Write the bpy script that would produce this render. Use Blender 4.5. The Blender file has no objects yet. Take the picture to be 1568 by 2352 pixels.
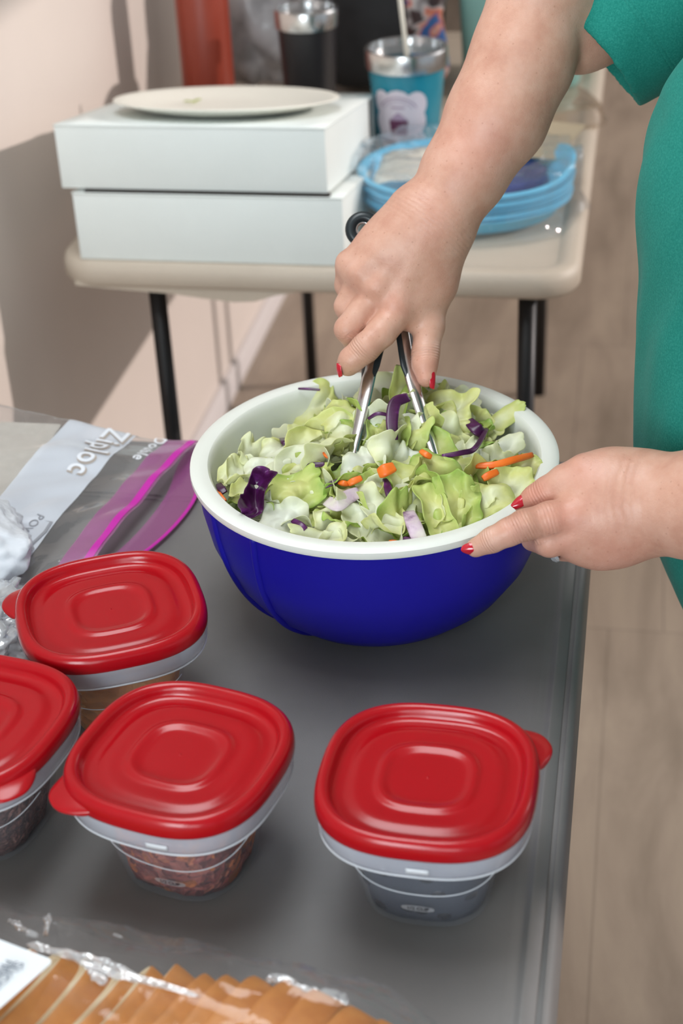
import bpy, bmesh, math, random
import numpy as np
from mathutils import Vector, Matrix, noise

# ------------------------------------------------------------------ camera, world, sun, lights
S = bpy.context.scene
COL = S.collection
W_IMG, H_IMG, F_PX = 1568, 2352, 3639.4
CAM = np.array([0.0, 0.0, 1.56])
B_R = np.array([0.98401494, 0.17289602, -0.04267984])
B_U = np.array([-0.05376885, 0.51691589, 0.85434587])
B_F = np.array([-0.16977489, 0.83839426, -0.51794938])
cam_d = bpy.data.cameras.new('camera')
cam = bpy.data.objects.new('camera', cam_d); COL.objects.link(cam)
cam_d.sensor_fit = 'HORIZONTAL'; cam_d.sensor_width = 24.0; cam_d.lens = F_PX / W_IMG * 24.0
cam_d.clip_start = 0.05
M = Matrix.Identity(4)
for i in range(3):
    M[i][0] = B_R[i]; M[i][1] = B_U[i]; M[i][2] = -B_F[i]; M[i][3] = CAM[i]
cam.matrix_world = M
cam_d.dof.use_dof = True; cam_d.dof.focus_distance = 1.31; cam_d.dof.aperture_fstop = 5.6
S.camera = cam
S.view_settings.view_transform = 'Standard'; S.view_settings.look = 'None'
S.view_settings.gamma = 1.0; S.view_settings.use_curve_mapping = False
S.view_settings.exposure = 0.10

wd = bpy.data.worlds.new('world'); S.world = wd; wd.use_nodes = True
wd.node_tree.nodes['Background'].inputs[0].default_value = (0.80, 0.90, 1.0, 1)
wd.node_tree.nodes['Background'].inputs[1].default_value = 0.45

def light(name, kind, energy, color, loc, direction, size=None, size_y=None, angle=None):
    l = bpy.data.lights.new(name, kind); l.energy = energy; l.color = color
    if kind == 'AREA':
        l.shape = 'RECTANGLE'; l.size = size; l.size_y = size_y
    if angle is not None: l.angle = angle
    o = bpy.data.objects.new(name, l); COL.objects.link(o); o.location = loc
    o.rotation_euler = Vector(direction).to_track_quat('-Z', 'Y').to_euler()
    return o
light('sun', 'SUN', 2.1, (1.0, 0.895, 0.84), (4, 3, 3), (-1, -0.20, -0.427), angle=0.012)
light('window_light_behind_camera', 'AREA', 20, (0.84, 0.95, 1.0), (0.1, -2.4, 1.7), (-0.10, 1.0, -0.20), 1.4, 1.2)  # added fill lamp brightening surfaces that face the camera; no window behind it
light('window_light_right', 'AREA', 26, (1.0, 0.95, 0.93), (2.9, 4.3, 1.9), (-1, -0.75, -0.35), 2.6, 1.5)
light('window_light_left', 'AREA', 20, (0.92, 0.97, 1.0), (-0.45, 1.15, 2.6), (0.16, 0.02, -1.0), 1.2, 0.7)  # added overhead fill aimed down at the bowl, not a window
light('window_light_left_front', 'AREA', 30, (0.84, 0.95, 1.0), (-0.74, -0.75, 1.55), (0.42, 1.0, -0.22), 0.9, 0.9)

# ------------------------------------------------------------------ helpers
def at(px, py, dist):
    """point on the viewing ray through a photo pixel at a distance in metres"""
    d = B_F + B_R * (px - W_IMG / 2) / F_PX - B_U * (py - H_IMG / 2) / F_PX
    return CAM + d / np.linalg.norm(d) * dist * 0.96
def atz(px, py, z):
    d = B_F + B_R * (px - W_IMG / 2) / F_PX - B_U * (py - H_IMG / 2) / F_PX
    return CAM + d * (z - CAM[2]) / d[2]
def aty(px, py, y):
    d = B_F + B_R * (px - W_IMG / 2) / F_PX - B_U * (py - H_IMG / 2) / F_PX
    return CAM + d * y / d[1]

def tag(o, label=None, cat=None, group=None, kind=None):
    if label: o['label'] = label
    if cat: o['category'] = cat
    if group: o['group'] = group
    if kind: o['kind'] = kind
    return o
def empty(name, loc, rz=0, **k):
    o = bpy.data.objects.new(name, None); COL.objects.link(o)
    o.location = tuple(loc); o.rotation_euler = (0, 0, rz); o.empty_display_size = 0.05
    return tag(o, **k)
def obj(name, verts, faces, mat=None, parent=None, smooth=True, **k):
    me = bpy.data.meshes.new(name)
    me.from_pydata([tuple(map(float, v)) for v in verts], [], [tuple(map(int, f)) for f in faces])
    me.update()
    if smooth: me.polygons.foreach_set('use_smooth', [True] * len(me.polygons))
    if mat: me.materials.append(mat)
    o = bpy.data.objects.new(name, me); COL.objects.link(o)
    if parent:
        o.parent = parent
    return tag(o, **k)
def autosmooth(o, ang=40):
    me = o.data; bm = bmesh.new(); bm.from_mesh(me)
    bmesh.ops.recalc_face_normals(bm, faces=bm.faces)
    for e in bm.edges:
        if len(e.link_faces) == 2 and e.calc_face_angle(0) > math.radians(ang): e.smooth = False
    bm.to_mesh(me); bm.free()
    return o
def subsurf(o, n=1):
    m = o.modifiers.new('s', 'SUBSURF'); m.levels = n; m.render_levels = n; return o
def solid(o, t, off=0):
    m = o.modifiers.new('t', 'SOLIDIFY'); m.thickness = t; m.offset = off; return o

class MB:
    def __init__(s): s.v = []; s.f = []
    def add(s, v, f):
        n = len(s.v); s.v += [tuple(map(float, p)) for p in v]; s.f += [tuple(i + n for i in q) for q in f]; return s
    def box(s, a, b, rot=0, c=None):
        x0, y0, z0 = a; x1, y1, z1 = b
        v = [(x0,y0,z0),(x1,y0,z0),(x1,y1,z0),(x0,y1,z0),(x0,y0,z1),(x1,y0,z1),(x1,y1,z1),(x0,y1,z1)]
        return s.add(v, [(0,3,2,1),(4,5,6,7),(0,1,5,4),(1,2,6,5),(2,3,7,6),(3,0,4,7)])
    def build(s, name, mat, parent=None, bevel=0, smooth=True, ang=40, **k):
        o = obj(name, s.v, s.f, mat, parent, smooth, **k)
        if bevel:
            bm = bmesh.new(); bm.from_mesh(o.data)
            es = [e for e in bm.edges if len(e.link_faces) == 2 and e.calc_face_angle(0) > 0.5]
            bmesh.ops.bevel(bm, geom=es, offset=bevel, segments=2, affect='EDGES', profile=0.6)
            bm.to_mesh(o.data); bm.free()
            o.data.polygons.foreach_set('use_smooth', [True] * len(o.data.polygons))
        return autosmooth(o, ang) if smooth else o

def grid_faces(nu, nv, wu=False, wv=False):
    f = []
    for i in range(nu if wu else nu - 1):
        for j in range(nv if wv else nv - 1):
            a = i * nv + j; b = ((i + 1) % nu) * nv + j
            f.append((a, b, ((i + 1) % nu) * nv + (j + 1) % nv, i * nv + (j + 1) % nv))
    return f
def lathe(profile, n=64, c=(0, 0, 0)):
    v = []
    for i in range(n):
        a = 2 * math.pi * i / n
        for r, z in profile: v.append((c[0] + r * math.cos(a), c[1] + r * math.sin(a), c[2] + z))
    return v, grid_faces(n, len(profile), True)
def sup(a, b, n=4.0, N=96, rot=0, c=(0, 0)):
    out = []
    for i in range(N):
        t = 2 * math.pi * i / N; ct, st = math.cos(t), math.sin(t)
        x = a * math.copysign(abs(ct) ** (2 / n), ct); y = b * math.copysign(abs(st) ** (2 / n), st)
        out.append((c[0] + x * math.cos(rot) - y * math.sin(rot), c[1] + x * math.sin(rot) + y * math.cos(rot)))
    return out
def loft(rings, cap0=False, cap1=False):
    v = [p for r in rings for p in r]; n = len(rings[0]); m = len(rings)
    f = []
    for i in range(m - 1):
        for j in range(n):
            f.append((i * n + j, i * n + (j + 1) % n, (i + 1) * n + (j + 1) % n, (i + 1) * n + j))
    if cap0: f.append(tuple(range(n))[::-1])
    if cap1: f.append(tuple((m - 1) * n + j for j in range(n)))
    return v, f
def spline(pts, n):
    """Catmull-Rom through pts"""
    p = [np.array(q, float) for q in pts]; p = [2 * p[0] - p[1]] + p + [2 * p[-1] - p[-2]]
    out = []
    m = len(p) - 3
    for k in range(n + 1):
        s = min(k / n * m, m - 1e-9); i = int(s); t = s - i
        a, b, c, d = p[i:i + 4]
        out.append(0.5 * ((2 * b) + (-a + c) * t + (2 * a - 5 * b + 4 * c - d) * t * t + (-a + 3 * b - 3 * c + d) * t ** 3))
    return out
def frames(path, up=(0, 0, 1)):
    path = [np.array(p, float) for p in path]
    up = np.array(up, float); fr = []
    d0 = path[-1] - path[0]
    if np.linalg.norm(np.cross(d0, up)) < 1e-3 * np.linalg.norm(d0): up = np.array([1.0, 0.13, 0.0])
    for i, p in enumerate(path):
        t = path[min(i + 1, len(path) - 1)] - path[max(i - 1, 0)]; t = t / (np.linalg.norm(t) + 1e-12)
        s = np.cross(t, up); s = s / (np.linalg.norm(s) + 1e-12); u = np.cross(s, t); fr.append((p, t, s, u))
    return fr
def sweep(path, section, up=(0, 0, 1), scale=None, cap=True, closed_sec=True):
    rings = []
    for i, (p, t, s, u) in enumerate(frames(path, up)):
        k = scale[i] if scale is not None else (1, 1)
        rings.append([tuple(p + s * x * k[0] + u * y * k[1]) for x, y in section])
    if closed_sec: return loft(rings, cap, cap)
    n = len(section); v = [q for r in rings for q in r]
    return v, grid_faces(len(rings), n)
def circ(r, n=12): return [(r * math.cos(2 * math.pi * i / n), r * math.sin(2 * math.pi * i / n)) for i in range(n)]
def tube(path, r, n=12, up=(0, 0, 1)): return sweep([np.array(p, float) for p in path], circ(r, n), up)

# --- node materials
def mat(name, color=(0.5, 0.5, 0.5), rough=0.5, metal=0.0, spec=0.5, **k):
    m = bpy.data.materials.new(name); m.use_nodes = True
    b = m.node_tree.nodes['Principled BSDF']
    b.inputs['Base Color'].default_value = (*color, 1); b.inputs['Roughness'].default_value = rough
    b.inputs['Metallic'].default_value = metal; b.inputs['Specular IOR Level'].default_value = spec
    for kk, vv in k.items(): b.inputs[kk].default_value = vv
    return m
def N(m, t, **k):
    n = m.node_tree.nodes.new(t)
    for a, b in k.items():
        if a in n.inputs: n.inputs[a].default_value = b
        else: setattr(n, a, b)
    return n
def L(m, a, b): m.node_tree.links.new(a, b)
def bsdf(m): return m.node_tree.nodes['Principled BSDF']
def coords(m, kind='Object', scale=(1, 1, 1)):
    t = N(m, 'ShaderNodeTexCoord'); mp = N(m, 'ShaderNodeMapping'); mp.inputs['Scale'].default_value = scale
    L(m, t.outputs[kind], mp.inputs[0]); return mp.outputs[0]
def ramp(m, fac, stops):
    r = N(m, 'ShaderNodeValToRGB'); e = r.color_ramp.elements
    while len(e) < len(stops): e.new(0.5)
    for i, (p, c) in enumerate(stops): e[i].position = p; e[i].color = (*c, 1)
    L(m, fac, r.inputs[0]); return r.outputs[0]
def noisy(m, vec, scale, detail=4, rough=0.55, dist=0):
    n = N(m, 'ShaderNodeTexNoise'); n.inputs['Scale'].default_value = scale; n.inputs['Detail'].default_value = detail
    n.inputs['Roughness'].default_value = rough; n.inputs['Distortion'].default_value = dist
    L(m, vec, n.inputs['Vector']); return n.outputs['Fac']
def bump(m, fac, strength, dist=0.001):
    b = N(m, 'ShaderNodeBump'); b.inputs['Strength'].default_value = strength; b.inputs['Distance'].default_value = dist
    L(m, fac, b.inputs['Height']); L(m, b.outputs[0], bsdf(m).inputs['Normal']); return b
def mottled(name, stops, scale, rough=0.5, bstr=0.0, bscale=None, bdist=0.001, kind='Object', vs=(1, 1, 1), **k):
    m = mat(name, stops[0][1], rough, **k); v = coords(m, kind, vs)
    L(m, ramp(m, noisy(m, v, scale), stops), bsdf(m).inputs['Base Color'])
    if bstr: bump(m, noisy(m, v, bscale or scale * 4), bstr, bdist)
    return m
def film(name, tint=(1, 1, 1), gloss=0.10, milky=0.04, rough=0.12, bscale=30, bstr=0.8, edge=0.45, milkcol=(0.9, 0.92, 0.95)):
    """thin clear plastic: transparent, with a crinkled gloss and a little milkiness"""
    m = bpy.data.materials.new(name); m.use_nodes = True; nt = m.node_tree; nt.nodes.clear()
    out = N(m, 'ShaderNodeOutputMaterial'); tr = N(m, 'ShaderNodeBsdfTransparent'); tr.inputs[0].default_value = (*tint, 1)
    gl = N(m, 'ShaderNodeBsdfGlossy'); gl.inputs['Roughness'].default_value = rough
    df = N(m, 'ShaderNodeBsdfDiffuse'); df.inputs[0].default_value = (*milkcol, 1)
    v = coords(m); no = noisy(m, v, bscale, 3, 0.6, 0.6)
    bp = N(m, 'ShaderNodeBump'); bp.inputs['Strength'].default_value = bstr; bp.inputs['Distance'].default_value = 0.004
    L(m, no, bp.inputs['Height']); L(m, bp.outputs[0], gl.inputs['Normal'])
    fr = N(m, 'ShaderNodeLayerWeight'); fr.inputs['Blend'].default_value = 0.35; L(m, bp.outputs[0], fr.inputs['Normal'])
    ma = N(m, 'ShaderNodeMath', operation='MULTIPLY_ADD'); ma.inputs[1].default_value = edge; ma.inputs[2].default_value = gloss
    L(m, fr.outputs['Facing'], ma.inputs[0])
    m1 = N(m, 'ShaderNodeMixShader'); m1.inputs[0].default_value = milky; L(m, tr.outputs[0], m1.inputs[1]); L(m, df.outputs[0], m1.inputs[2])
    m2 = N(m, 'ShaderNodeMixShader'); L(m, ma.outputs[0], m2.inputs[0]); L(m, m1.outputs[0], m2.inputs[1]); L(m, gl.outputs[0], m2.inputs[2])
    L(m, m2.outputs[0], out.inputs[0])
    return m

def text_mesh(s, size=1.0, bold=0.0, shear=0.0, space=1.0):
    cu = bpy.data.curves.new('t', 'FONT'); cu.body = s; cu.size = size; cu.offset = bold; cu.shear = shear; cu.space_character = space
    cu.align_x = 'CENTER'; cu.align_y = 'CENTER'; cu.resolution_u = 4
    o = bpy.data.objects.new('t', cu); COL.objects.link(o)
    dg = bpy.context.evaluated_depsgraph_get(); me = bpy.data.meshes.new_from_object(o.evaluated_get(dg))
    bm = bmesh.new(); bm.from_mesh(me)
    bmesh.ops.triangulate(bm, faces=bm.faces)
    L_ = size * 0.12
    for _ in range(3):
        es = [e for e in bm.edges if e.calc_length() > L_]
        if es: bmesh.ops.subdivide_edges(bm, edges=es, cuts=1)
        bmesh.ops.triangulate(bm, faces=bm.faces)
    v = [tuple(q.co) for q in bm.verts]; bm.verts.ensure_lookup_table(); bm.verts.index_update()
    f = [tuple(w.index for w in q.verts) for q in bm.faces]
    bm.free(); bpy.data.objects.remove(o); bpy.data.curves.remove(cu); bpy.data.meshes.remove(me)
    return v, f

# --- implicit surfaces (bodies): tapered capsules blended together, then meshed with surface nets
def smin(a, b, k):
    h = np.clip(0.5 + 0.5 * (b - a) / k, 0, 1)
    return b * (1 - h) + a * h - k * h * (1 - h)
class SDF:
    def __init__(s, lo, hi, h):
        s.lo = np.array(lo, float); s.h = h
        s.n = np.ceil((np.array(hi) - s.lo) / h).astype(int) + 1
        s.D = np.full(s.n, 0.08, np.float32)
        s.ax = [(s.lo[i] + h * np.arange(s.n[i])).astype(np.float32) for i in range(3)]
    def sub(s, mn, mx, m=0.03):
        a = np.clip(((np.array(mn) - m - s.lo) / s.h).astype(int), 0, s.n - 1); b = np.clip(((np.array(mx) + m - s.lo) / s.h).astype(int) + 2, 1, s.n)
        sl = tuple(slice(a[i], b[i]) for i in range(3))
        X = s.ax[0][sl[0]][:, None, None]; Y = s.ax[1][sl[1]][None, :, None]; Z = s.ax[2][sl[2]][None, None, :]
        return sl, X, Y, Z
    def cap(s, a, b, ra, rb, sl, X, Y, Z):
        a = np.array(a); b = np.array(b); d = b - a; dd = float(d @ d) + 1e-12
        t = np.clip(((X - a[0]) * d[0] + (Y - a[1]) * d[1] + (Z - a[2]) * d[2]) / dd, 0, 1)
        r = ra + (rb - ra) * t
        return np.sqrt((X - a[0] - t * d[0]) ** 2 + (Y - a[1] - t * d[1]) ** 2 + (Z - a[2] - t * d[2]) ** 2) - r
    def chain(s, pts, k_in=0.004, k=0.004, m=0.03):
        """pts: list of (xyz, r). Blends the chain within itself, then with the rest."""
        P = np.array([p for p, r in pts]); R = max(r for p, r in pts)
        sl, X, Y, Z = s.sub(P.min(0) - R, P.max(0) + R, m)
        g = None
        for i in range(max(1, len(pts) - 1)):
            j = min(i + 1, len(pts) - 1)
            c = s.cap(pts[i][0], pts[j][0], pts[i][1], pts[j][1], sl, X, Y, Z)
            g = c if g is None else smin(g, c, k_in)
        s.D[sl] = smin(s.D[sl], g.astype(np.float32), k)
    def ell(s, c, r, k=0.01, ax=None, m=0.03, cut=False):
        """ellipsoid with radii r, optional 3 axes"""
        c = np.array(c); r = np.array(r, float); ax = np.eye(3) if ax is None else np.array(ax)
        R = r.max(); sl, X, Y, Z = s.sub(c - R, c + R, m)
        q = [((X - c[0]) * ax[i][0] + (Y - c[1]) * ax[i][1] + (Z - c[2]) * ax[i][2]) for i in range(3)]
        k0 = np.sqrt(sum((q[i] / r[i]) ** 2 for i in range(3))); k1 = np.sqrt(sum((q[i] / r[i] ** 2) ** 2 for i in range(3))) + 1e-9
        e = (k0 * (k0 - 1) / k1).astype(np.float32)
        s.D[sl] = -smin(-s.D[sl], e, k) if cut else smin(s.D[sl], e, k)
    def cutcap(s, a, b, ra, rb, k=0.002):
        P = np.array([a, b]); sl, X, Y, Z = s.sub(P.min(0) - max(ra, rb), P.max(0) + max(ra, rb), 0.01)
        c = s.cap(a, b, ra, rb, sl, X, Y, Z).astype(np.float32)
        s.D[sl] = -smin(-s.D[sl], c, k)
    def mesh(s):
        D = s.D; n = D.shape; ins = D < 0
        c = np.zeros(np.array(n) - 1, np.uint8)
        for i in (0, 1):
            for j in (0, 1):
                for k in (0, 1): c += ins[i:n[0] - 1 + i, j:n[1] - 1 + j, k:n[2] - 1 + k]
        idx = np.argwhere((c > 0) & (c < 8)); ids = np.full(c.shape, -1, np.int64); ids[tuple(idx.T)] = np.arange(len(idx))
        acc = np.zeros((len(idx), 3)); cnt = np.zeros(len(idx))
        for ax in range(3):
            o = [a for a in range(3) if a != ax]
            for i in (0, 1):
                for j in (0, 1):
                    off = np.zeros(3, int); off[o[0]] = i; off[o[1]] = j; off2 = off.copy(); off2[ax] += 1
                    d0 = D[tuple((idx + off).T)]; d1 = D[tuple((idx + off2).T)]
                    m = (d0 < 0) != (d1 < 0); t = np.where(m, d0 / (d0 - d1 + 1e-12), 0)
                    p = off[None, :].astype(float).repeat(len(idx), 0); p[:, ax] += t
                    acc[m] += p[m]; cnt[m] += 1
        V = s.lo + s.h * (idx + acc / cnt[:, None])
        F = []
        for ax in range(3):
            o = [a for a in range(3) if a != ax]
            sl0 = [slice(None)] * 3; sl1 = [slice(None)] * 3; sl0[ax] = slice(0, -1); sl1[ax] = slice(1, None)
            A = ins[tuple(sl0)]; B = ins[tuple(sl1)]
            e = np.argwhere(A != B); e = e[(e[:, o[0]] > 0) & (e[:, o[1]] > 0)]
            e = e[(e[:, o[0]] < n[o[0]] - 1) & (e[:, o[1]] < n[o[1]] - 1)]
            fl = A[tuple(e.T)]
            u = np.zeros(3, int); u[o[0]] = 1; w = np.zeros(3, int); w[o[1]] = 1
            q = np.stack([ids[tuple((e - u - w).T)], ids[tuple((e - w).T)], ids[tuple(e.T)], ids[tuple((e - u).T)]], 1)
            if ax == 1: fl = ~fl
            q[~fl] = q[~fl][:, ::-1]; F.append(q[(q >= 0).all(1)])
        return V, np.concatenate(F)
def relax(V, F, it=2, lam=0.5):
    E = np.concatenate([F[:, [0, 1]], F[:, [1, 2]], F[:, [2, 3]], F[:, [3, 0]]]); E = np.concatenate([E, E[:, ::-1]])
    for _ in range(it):
        A = np.zeros_like(V); c = np.bincount(E[:, 0], minlength=len(V)).astype(float)
        for a in range(3): A[:, a] = np.bincount(E[:, 0], V[E[:, 1], a], minlength=len(V))
        V = V + lam * (A / np.maximum(c, 1)[:, None] - V)
    return V
def fast_obj(name, V, F, mt, parent=None):
    me = bpy.data.meshes.new(name); me.vertices.add(len(V)); me.vertices.foreach_set('co', np.asarray(V, np.float32).ravel())
    F = np.asarray(F); me.loops.add(F.size); me.polygons.add(len(F))
    me.loops.foreach_set('vertex_index', F.astype(np.int32).ravel())
    me.polygons.foreach_set('loop_start', np.arange(0, F.size, F.shape[1], dtype=np.int32))
    me.update(calc_edges=True); me.validate()
    me.polygons.foreach_set('use_smooth', [True] * len(me.polygons)); me.materials.append(mt)
    o = bpy.data.objects.new(name, me); COL.objects.link(o)
    if parent: o.parent = parent
    return o
def attr(o, name, vals):
    a = o.data.attributes.new(name, 'FLOAT', 'POINT'); a.data.foreach_set('value', np.asarray(vals, np.float32))

# ------------------------------------------------------------------ materials
m_wall = mottled('wall_paint', [(0.3, (0.66, 0.585, 0.535)), (0.7, (0.69, 0.61, 0.56))], 3, 0.7, 0.15, 220, 0.0006)
m_trim = mat('white_trim', (0.72, 0.68, 0.68), 0.4)
m_floor = mat('vinyl_planks', (0.3, 0.25, 0.2), 0.45)
def _floor():
    m = m_floor; v = coords(m, 'Object', (1, 0.22, 1)); n1 = noisy(m, v, 9, 6, 0.6, 0.5); v2 = coords(m, 'Object', (1, 1, 1))
    br = N(m, 'ShaderNodeTexBrick'); L(m, coords(m, 'Object', (1, 1, 1)), br.inputs['Vector'])
    br.inputs['Scale'].default_value = 1.0; br.inputs['Brick Width'].default_value = 0.18; br.inputs['Row Height'].default_value = 1.1
    br.inputs['Mortar Size'].default_value = 0.002; br.inputs['Color1'].default_value = (0.95, 0.95, 0.95, 1); br.inputs['Color2'].default_value = (1.03, 1.03, 1.03, 1)
    br.inputs['Mortar'].default_value = (0.78, 0.78, 0.78, 1)
    c = ramp(m, n1, [(0.30, (0.27, 0.215, 0.165)), (0.5, (0.38, 0.305, 0.24)), (0.72, (0.47, 0.385, 0.30))])
    mx = N(m, 'ShaderNodeMix'); mx.data_type = 'RGBA'; mx.blend_type = 'MULTIPLY'; mx.inputs[0].default_value = 1
    L(m, c, mx.inputs[6]); L(m, br.outputs[0], mx.inputs[7]); L(m, mx.outputs[2], bsdf(m).inputs['Base Color'])
    bump(m, noisy(m, v2, 60), 0.1)
_floor()
m_ntop = mottled('grey_table_plastic', [(0.3, (0.172, 0.168, 0.165)), (0.7, (0.196, 0.190, 0.187))], 14, 0.46, 0.25, 900, 0.0004, spec=0.62)
m_ftop = mottled('beige_table_plastic', [(0.3, (0.50, 0.43, 0.35)), (0.7, (0.54, 0.465, 0.38))], 12, 0.5, 0.2, 700, 0.0004)
m_dark = mat('dark_metal', (0.012, 0.012, 0.013), 0.4, 0.3)
m_card = mottled('white_cardboard', [(0.3, (0.74, 0.79, 0.77)), (0.7, (0.78, 0.83, 0.81))], 8, 0.6)
m_gap_shade = mat('gap_shade_dark', (0.035, 0.03, 0.026), 0.9)  # near-black colour standing in for shade inside the box gaps
m_plate = mat('paper_plate', (0.80, 0.78, 0.70), 0.5)
m_red = mottled('red_lid_plastic', [(0.3, (0.37, 0.003, 0.008)), (0.7, (0.41, 0.004, 0.009))], 10, 0.20, 0.10, 900, 0.0003, spec=0.42)
m_blue = mottled('blue_bowl_plastic', [(0.3, (0.009, 0.006, 0.27)), (0.7, (0.011, 0.008, 0.31))], 5, 0.45, 0.10, 1200, 0.0003, spec=0.25)
m_white = mat('white_bowl_plastic', (0.78, 0.80, 0.74), 0.32)
m_steel = mottled('brushed_steel', [(0.3, (0.60, 0.60, 0.60)), (0.7, (0.68, 0.68, 0.68))], 200, 0.22, metal=1.0)
m_black = mat('black_grip', (0.012, 0.02, 0.024), 0.35)
m_tray = mat('clear_plastic_milky', (0.80, 0.84, 0.96), 0.13, spec=0.9); bsdf(m_tray).inputs['Alpha'].default_value = 0.42
m_body = mat('clear_plastic', (0.62, 0.66, 0.74), 0.10); bsdf(m_body).inputs['Alpha'].default_value = 0.14
m_mark = mat('embossed_mark', (0.75, 0.75, 0.78), 0.4); bsdf(m_mark).inputs['Alpha'].default_value = 0.35
m_markd = mat('embossed_digits', (0.05, 0.05, 0.06), 0.5)
m_lip = mat('container_edge', (0.82, 0.85, 0.90), 0.15); bsdf(m_lip).inputs['Alpha'].default_value = 0.75

m_skin = mat('skin', (0.60, 0.37, 0.28), 0.42, spec=0.4)
def _skin():
    m = m_skin; b = bsdf(m); v = coords(m)
    b.inputs['Subsurface Weight'].default_value = 0.12; b.inputs['Subsurface Radius'].default_value = (0.010, 0.004, 0.002)
    b.inputs['Subsurface Scale'].default_value = 0.5
    c = ramp(m, noisy(m, v, 42, 5, 0.6), [(0.25, (0.52, 0.26, 0.185)), (0.5, (0.60, 0.335, 0.245)), (0.75, (0.66, 0.40, 0.31))])
    vr = N(m, 'ShaderNodeTexVoronoi'); vr.inputs['Scale'].default_value = 130; L(m, v, vr.inputs['Vector'])
    fr = ramp(m, vr.outputs['Distance'], [(0.07, (0.70, 0.60, 0.55)), (0.14, (1, 1, 1))])
    mx = N(m, 'ShaderNodeMix'); mx.data_type = 'RGBA'; mx.blend_type = 'MULTIPLY'; mx.inputs[0].default_value = 0.45
    L(m, c, mx.inputs[6]); L(m, fr, mx.inputs[7])
    ar = N(m, 'ShaderNodeAttribute', attribute_name='red')
    m2 = N(m, 'ShaderNodeMix'); m2.data_type = 'RGBA'; m2.inputs[7].default_value = (0.62, 0.22, 0.17, 1)
    L(m, ar.outputs['Fac'], m2.inputs[0]); L(m, mx.outputs[2], m2.inputs[6]); L(m, m2.outputs[2], b.inputs['Base Color'])
    # fine skin texture plus wrinkles that cross the joints
    a1 = N(m, 'ShaderNodeAttribute', attribute_name='wr'); a2 = N(m, 'ShaderNodeAttribute', attribute_name='wm')
    nz = noisy(m, v, 90, 2); ad = N(m, 'ShaderNodeMath', operation='MULTIPLY_ADD'); ad.inputs[1].default_value = 5.0
    L(m, nz, ad.inputs[0]); L(m, a1.outputs['Fac'], ad.inputs[2])
    sn = N(m, 'ShaderNodeMath', operation='SINE'); L(m, ad.outputs[0], sn.inputs[0])
    pw = N(m, 'ShaderNodeMath', operation='MULTIPLY'); L(m, sn.outputs[0], pw.inputs[0]); L(m, a2.outputs['Fac'], pw.inputs[1])
    vo = N(m, 'ShaderNodeTexVoronoi'); vo.inputs['Scale'].default_value = 650; L(m, v, vo.inputs['Vector'])
    s2 = N(m, 'ShaderNodeMath', operation='MULTIPLY_ADD'); s2.inputs[1].default_value = 0.22
    L(m, vo.outputs['Distance'], s2.inputs[0]); L(m, pw.outputs[0], s2.inputs[2])
    s3 = N(m, 'ShaderNodeMath', operation='MULTIPLY_ADD'); s3.inputs[1].default_value = 0.7
    L(m, noisy(m, coords(m), 160, 3), s3.inputs[0]); L(m, s2.outputs[0], s3.inputs[2])
    bump(m, s3.outputs[0], 0.55, 0.0007)
_skin()
m_nail = mat('red_nail_polish', (0.50, 0.008, 0.025), 0.12, **{'Coat Weight': 0.6})
m_shirt = mat('green_knit', (0.03, 0.30, 0.22), 0.9, spec=0.15)
def _shirt():
    m = m_shirt; v = coords(m)
    c = ramp(m, noisy(m, v, 620, 4, 0.7), [(0.3, (0.009, 0.170, 0.138)), (0.5, (0.015, 0.210, 0.170)), (0.72, (0.032, 0.27, 0.22))])
    L(m, c, bsdf(m).inputs['Base Color']); bsdf(m).inputs['Sheen Weight'].default_value = 0.04
    ar = N(m, 'ShaderNodeAttribute', attribute_name='hd'); tot = None
    for pos in (0.030, 0.0335):
        s1 = N(m, 'ShaderNodeMath', operation='ADD'); s1.inputs[1].default_value = pos; L(m, ar.outputs['Fac'], s1.inputs[0])
        ab = N(m, 'ShaderNodeMath', operation='ABSOLUTE'); L(m, s1.outputs[0], ab.inputs[0])
        mr = N(m, 'ShaderNodeMapRange'); mr.inputs['From Max'].default_value = 0.0012; L(m, ab.outputs[0], mr.inputs[0])
        if tot is None: tot = mr.outputs[0]
        else:
            mn = N(m, 'ShaderNodeMath', operation='MINIMUM'); L(m, tot, mn.inputs[0]); L(m, mr.outputs[0], mn.inputs[1]); tot = mn.outputs[0]
    ma = N(m, 'ShaderNodeMath', operation='MULTIPLY_ADD'); ma.inputs[1].default_value = 1.2; L(m, tot, ma.inputs[0]); L(m, noisy(m, v, 500, 3, 0.7), ma.inputs[2])
    bump(m, ma.outputs[0], 0.45, 0.0008)
_shirt()
m_jean = mottled('blue_denim', [(0.3, (0.03, 0.05, 0.12)), (0.7, (0.05, 0.08, 0.17))], 120, 0.9)
m_hair = mottled('brown_hair', [(0.3, (0.05, 0.03, 0.02)), (0.7, (0.09, 0.055, 0.035))], 60, 0.6)

# ------------------------------------------------------------------ the setting
WALLX = -0.838
b = MB().box((-1.1, -3.0, -0.05), (4.2, 7.0, 0.0)); b.build('floor', m_floor, kind='structure', smooth=False)
b = MB().box((WALLX - 0.12, -3.0, 0.0), (WALLX, 7.0, 2.9)); b.build('wall_left', m_wall, kind='structure', smooth=False)
b = MB().box((WALLX, 6.9, 0.0), (4.2, 7.0, 2.9)); b.build('wall_back', m_wall, kind='structure', smooth=False)
b = MB().box((-0.96, -3.0, 2.9), (3.12, 7.0, 3.0)); b.build('ceiling', mat('ceiling_white', (0.62, 0.62, 0.60), 0.8), kind='structure', smooth=False)
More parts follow.
